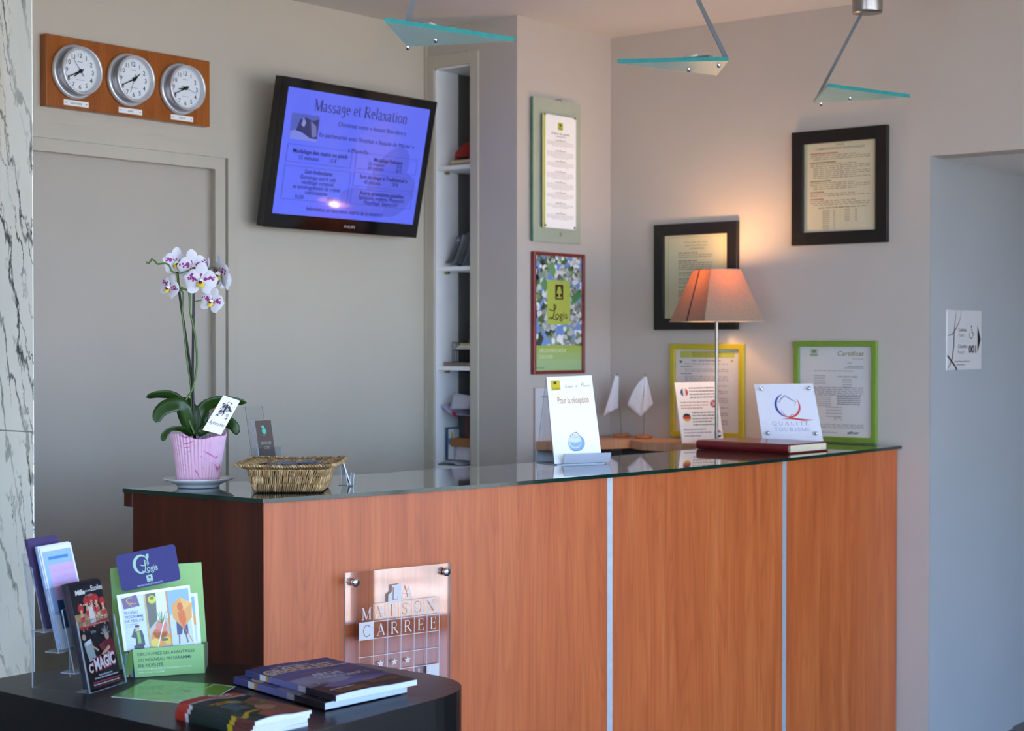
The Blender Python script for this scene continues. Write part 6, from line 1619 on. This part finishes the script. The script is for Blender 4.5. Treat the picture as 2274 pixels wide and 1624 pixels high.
# ---- magazines
def magazine(c4, ztop, th, lab, paint, pages='b6c2d2', name='magazine', group=None, curl=0.0, spine=None, U=100, W=130):
    """c4: spine far end, far outer corner, near outer corner, near spine end (pixels on the top face)"""
    q = [PZ(x, y_, ztop) for x, y_ in c4]
    t_ = thing(name, lab, 'magazine', V(((q[0].x+q[2].x)/2, (q[0].y+q[2].y)/2, ztop-th)), group=group)
    u1 = (q[1]-q[0]); v1 = (q[3]-q[0]); N_ = 14
    def top(u, v, dz=0.0):
        p = q[0]*(1-u)*(1-v)+q[1]*u*(1-v)+q[2]*u*v+q[3]*(1-u)*v
        return p+Z1*(curl*math.sin(math.pi*min(1, u*1.5))*(1 if u < .667 else 1)-curl*.3*u+dz)
    mb = MB(); mb.grid(lambda u, v: top(u, v), N_, 6, pbr('mag_cover_'+name+pages, 'c8ccd4', .5, noise=.02, spec=.15))
    # lettered face bends with the cover
    class PP(Print):
        def P(s, x, y): return top(x/s.U, y/s.W)+Z1*(.00015*s.layer)
        def poly(s, pts, c):
            # cut into the strips in which the cover bends
            def clip(p, x, keep):
                o = []
                for i in range(len(p)):
                    a, b = p[i-1], p[i]; ia, ib = (a[0]-x)*keep >= 0, (b[0]-x)*keep >= 0
                    if ia != ib: t = (x-a[0])/(b[0]-a[0]); o.append((x, a[1]+(b[1]-a[1])*t))
                    if ib: o.append(b)
                return o
            for k in range(N_):
                p = clip(clip(list(pts), s.U*k/N_, 1), s.U*(k+1)/N_, -1)
                if len(p) > 2: Print.poly(s, p, c)
            return s
    pr = PP(q, U, W, mb, n=Z1); paint(pr)
    mb.build('cover', t_)
    mb = MB(); inn = .002
    base = V((0, 0, ztop-th))
    def low(u, v): p = q[0]*(1-u)*(1-v)+q[1]*u*(1-v)+q[2]*u*v+q[3]*(1-u)*v; return V((p.x, p.y, ztop-th))
    PG = pbr('mag_pages_'+pages, pages, .6, noise=.08, nscale=400)
    for v in (0, 1):
        vs = [top(i/N_, v)-Z1*.0006 for i in range(N_+1)]+[low(i/N_, v) for i in range(N_+1)]
        mb.add(vs, [(i, i+1, N_+2+i, N_+1+i) for i in range(N_)], PG)
    vs = [top(1, j/6)-Z1*.0006 for j in range(7)]+[low(1, j/6) for j in range(7)]; mb.add(vs, [(j, j+1, 8+j, 7+j) for j in range(6)], PG)
    # leaves drawn as fine steps
    LN = pbr('mag_leaf_lines', '8a9cb4', .6, noise=.05)
    mb.build('pages', t_)
    mb = MB(); sp = spine or [(0, 1, '3c3f6c')]
    for v0, v1_, c in sp:
        a_, b_ = top(0, v0), top(0, v1_); a2, b2 = low(0, v0), low(0, v1_); o = -u1.normalized()*.0006
        mb.add([a_+o, b_+o, b2+o, a2+o], [(0, 1, 2, 3)], ink(c, .3, .3))
    mb.build('spine', t_)
    mb = MB(); mb.add([low(0, 0), low(1, 0), low(1, 1), low(0, 1)], [(0, 3, 2, 1)], PG); mb.build('back_cover', t_)
    return t_
def semaine(pr):
    pr.coat = .03; pr.spec = .12; pr.rough = .5; pr.dim = .62
    pr.rect(0, 0, 100, 22, '46487c').rect(0, 22, 100, 34, '5a5872').rect(0, 34, 100, 95, '565a94').rect(0, 95, 100, 130, '3a2a2c').up()
    pr.poly([(0, 62), (40, 60), (60, 84), (40, 95), (0, 95)], '8f8fae').poly([(60, 34), (100, 34), (100, 60), (70, 70)], '45487e').poly([(0, 78), (30, 84), (30, 95), (0, 95)], 'a8a4a8').up()
    pr.poly([(10, 100), (26, 94), (64, 92), (90, 97), (64, 104), (24, 110)], '6c6ca0').poly([(62, 60), (100, 54), (100, 92), (72, 84)], '3c3c62').up()
    pr.text('La', 20, 16, 6, 'd4d6e2', 8, bold=.01).text('Semaine', 30, 18, 9, 'd4d6e2', 36, bold=.01).up()
    pr.rect(2, 33, 99, 35.5, 'd6d4d8').text('GRAND EST', 4, 33, 13.5, 'b07a30', 84, bold=.075).up().text('GRAND EST', 3, 32, 13.5, 'd8d8e0', 83, bold=.035)
    pr.rect(1, 26, 8, 37, 'c8c0b8').rect(1, 31, 5, 34, 'b8862c').up()
    pr.grey(28, 78, 49, 1.8, 'b08a4c', 4).text('ARCHI', 30, 66, 10, 'd4d6e4', 36, bold=.03).text('VISIONNANT !', 26, 77, 8, 'd4d6e4', 62, bold=.03)
    pr.grey(7, 36, 113, 2.6, 'c8c4cc', 6)
    for j in range(3): pr.grey(8, 45, 118+j*3.6, 2.4, '9a6a44', 20+j)
    for j in range(3): pr.grey(56, 92, 106+j*3.6, 2.2, '8a6448', 30+j)
    pr.rect(58, 100, 68, 102.5, 'b88a4a')
SPN = [(0, .17, '3c4078'), (.17, .24, 'd0ccd0'), (.24, .27, 'b8862c'), (.27, .60, '6c6c9c'), (.60, .68, 'a49ca4'), (.68, .98, '1e1a22'), (.98, 1, '1a2c48')]
magazine([(519, 1504), (700, 1472), (903.5, 1523.5), (722, 1562)], TZ+.0155, .0125, 'purple magazine with bright page edges, the lower of the two overlapping ones', semaine, curl=.0022, spine=SPN)
magazine([(545.5, 1489), (724, 1459.5), (926, 1508.5), (746.5, 1545)], TZ+.0297, .0115, 'purple magazine on top of the two overlapping ones, title GRAND EST', semaine, curl=.0022, spine=SPN)
def guide(pr):
    pr.coat = .03; pr.spec = .12; pr.rough = .5; pr.dim = .62
    pr.rect(0, 0, 100, 16, 'a82c1c').rect(0, 20, 100, 130, '1e3028').rect(0, 16, 100, 20, 'c8bcc0').up()
    pr.poly([(40, 130), (54, 80), (70, 44), (100, 30), (100, 130)], '7c4a38').poly([(24, 112), (46, 98), (60, 118), (50, 130), (24, 130)], '9a5444').up()
    pr.poly([(48, 84), (62, 70), (80, 74), (84, 88), (64, 96), (48, 96)], 'a87858').disc(84, 62, 8, '5a6a3c', 5).disc(74, 52, 7, '4a5c38', 5).up().disc(86, 60, 3, '8aa070', 2).disc(48, 46, 13, '5c6c44', 10)
    pr.disc(45, 44, 7, 'c0a818', 4.5).poly([(6, 104), (18, 96), (44, 94), (44, 98), (20, 101), (8, 112)], 'c8a820').poly([(0, 106), (8, 104), (8, 114), (0, 114)], 'c8a820').up()
    pr.text('GUIDE', 46, 11, 8.5, 'dcd4d8', 38, bold=.03).text('TOURISTIQUE', 52, 16, 4.4, 'c89a20', 40, bold=.02)
    pr.grey(12, 40, 40, 3.4, 'c08428', 2); pr.grey(18, 40, 46, 3.4, 'c4a020', 3)
    for j in range(5): pr.grey(16, 42, 56+j*6, 2.4, ('8aa0a8', '5c98a8', '8890a0')[j % 3], j)
    pr.grey(42, 60, 44, 2, 'c8ccc8', 5); pr.grey(40, 60, 49, 2, 'c8ccc8', 6)
SPG = [(0, .14, 'a02c20'), (.14, .185, 'b8b4b8'), (.185, .70, '152622'), (.70, .765, 'a8921c'), (.765, 1, '5a2c28')]
gq = [(398, 1560), (522.5, 1537), (691.5, 1575.5), (566.5, 1603)]
for i in range(4):
    k = 3-i; dx, dy = (-8, -9, -4, 0)[i], k*9.2
    z_ = TZ+.0095*(i+1)-.0015+(.002 if i == 3 else 0)
    # keep each copy's own place: slide the pixel outline with its height
    q_ = [(x+dx, y_+dy) for x, y_ in gq]
    magazine(q_, z_, .0078, ('red and green tourist guide, bottom one of the stack', 'red and green tourist guide, second from the bottom of the stack', 'red and green tourist guide, just under the top one of the stack', 'red and green tourist guide, topmost of the stack with its cover fully showing')[i], guide, name='tourist_guide', pages='c0c6d4', curl=.0034 if i == 3 else .001, spine=SPG)

bpy.data.objects.remove(_to); bpy.data.curves.remove(_tc)
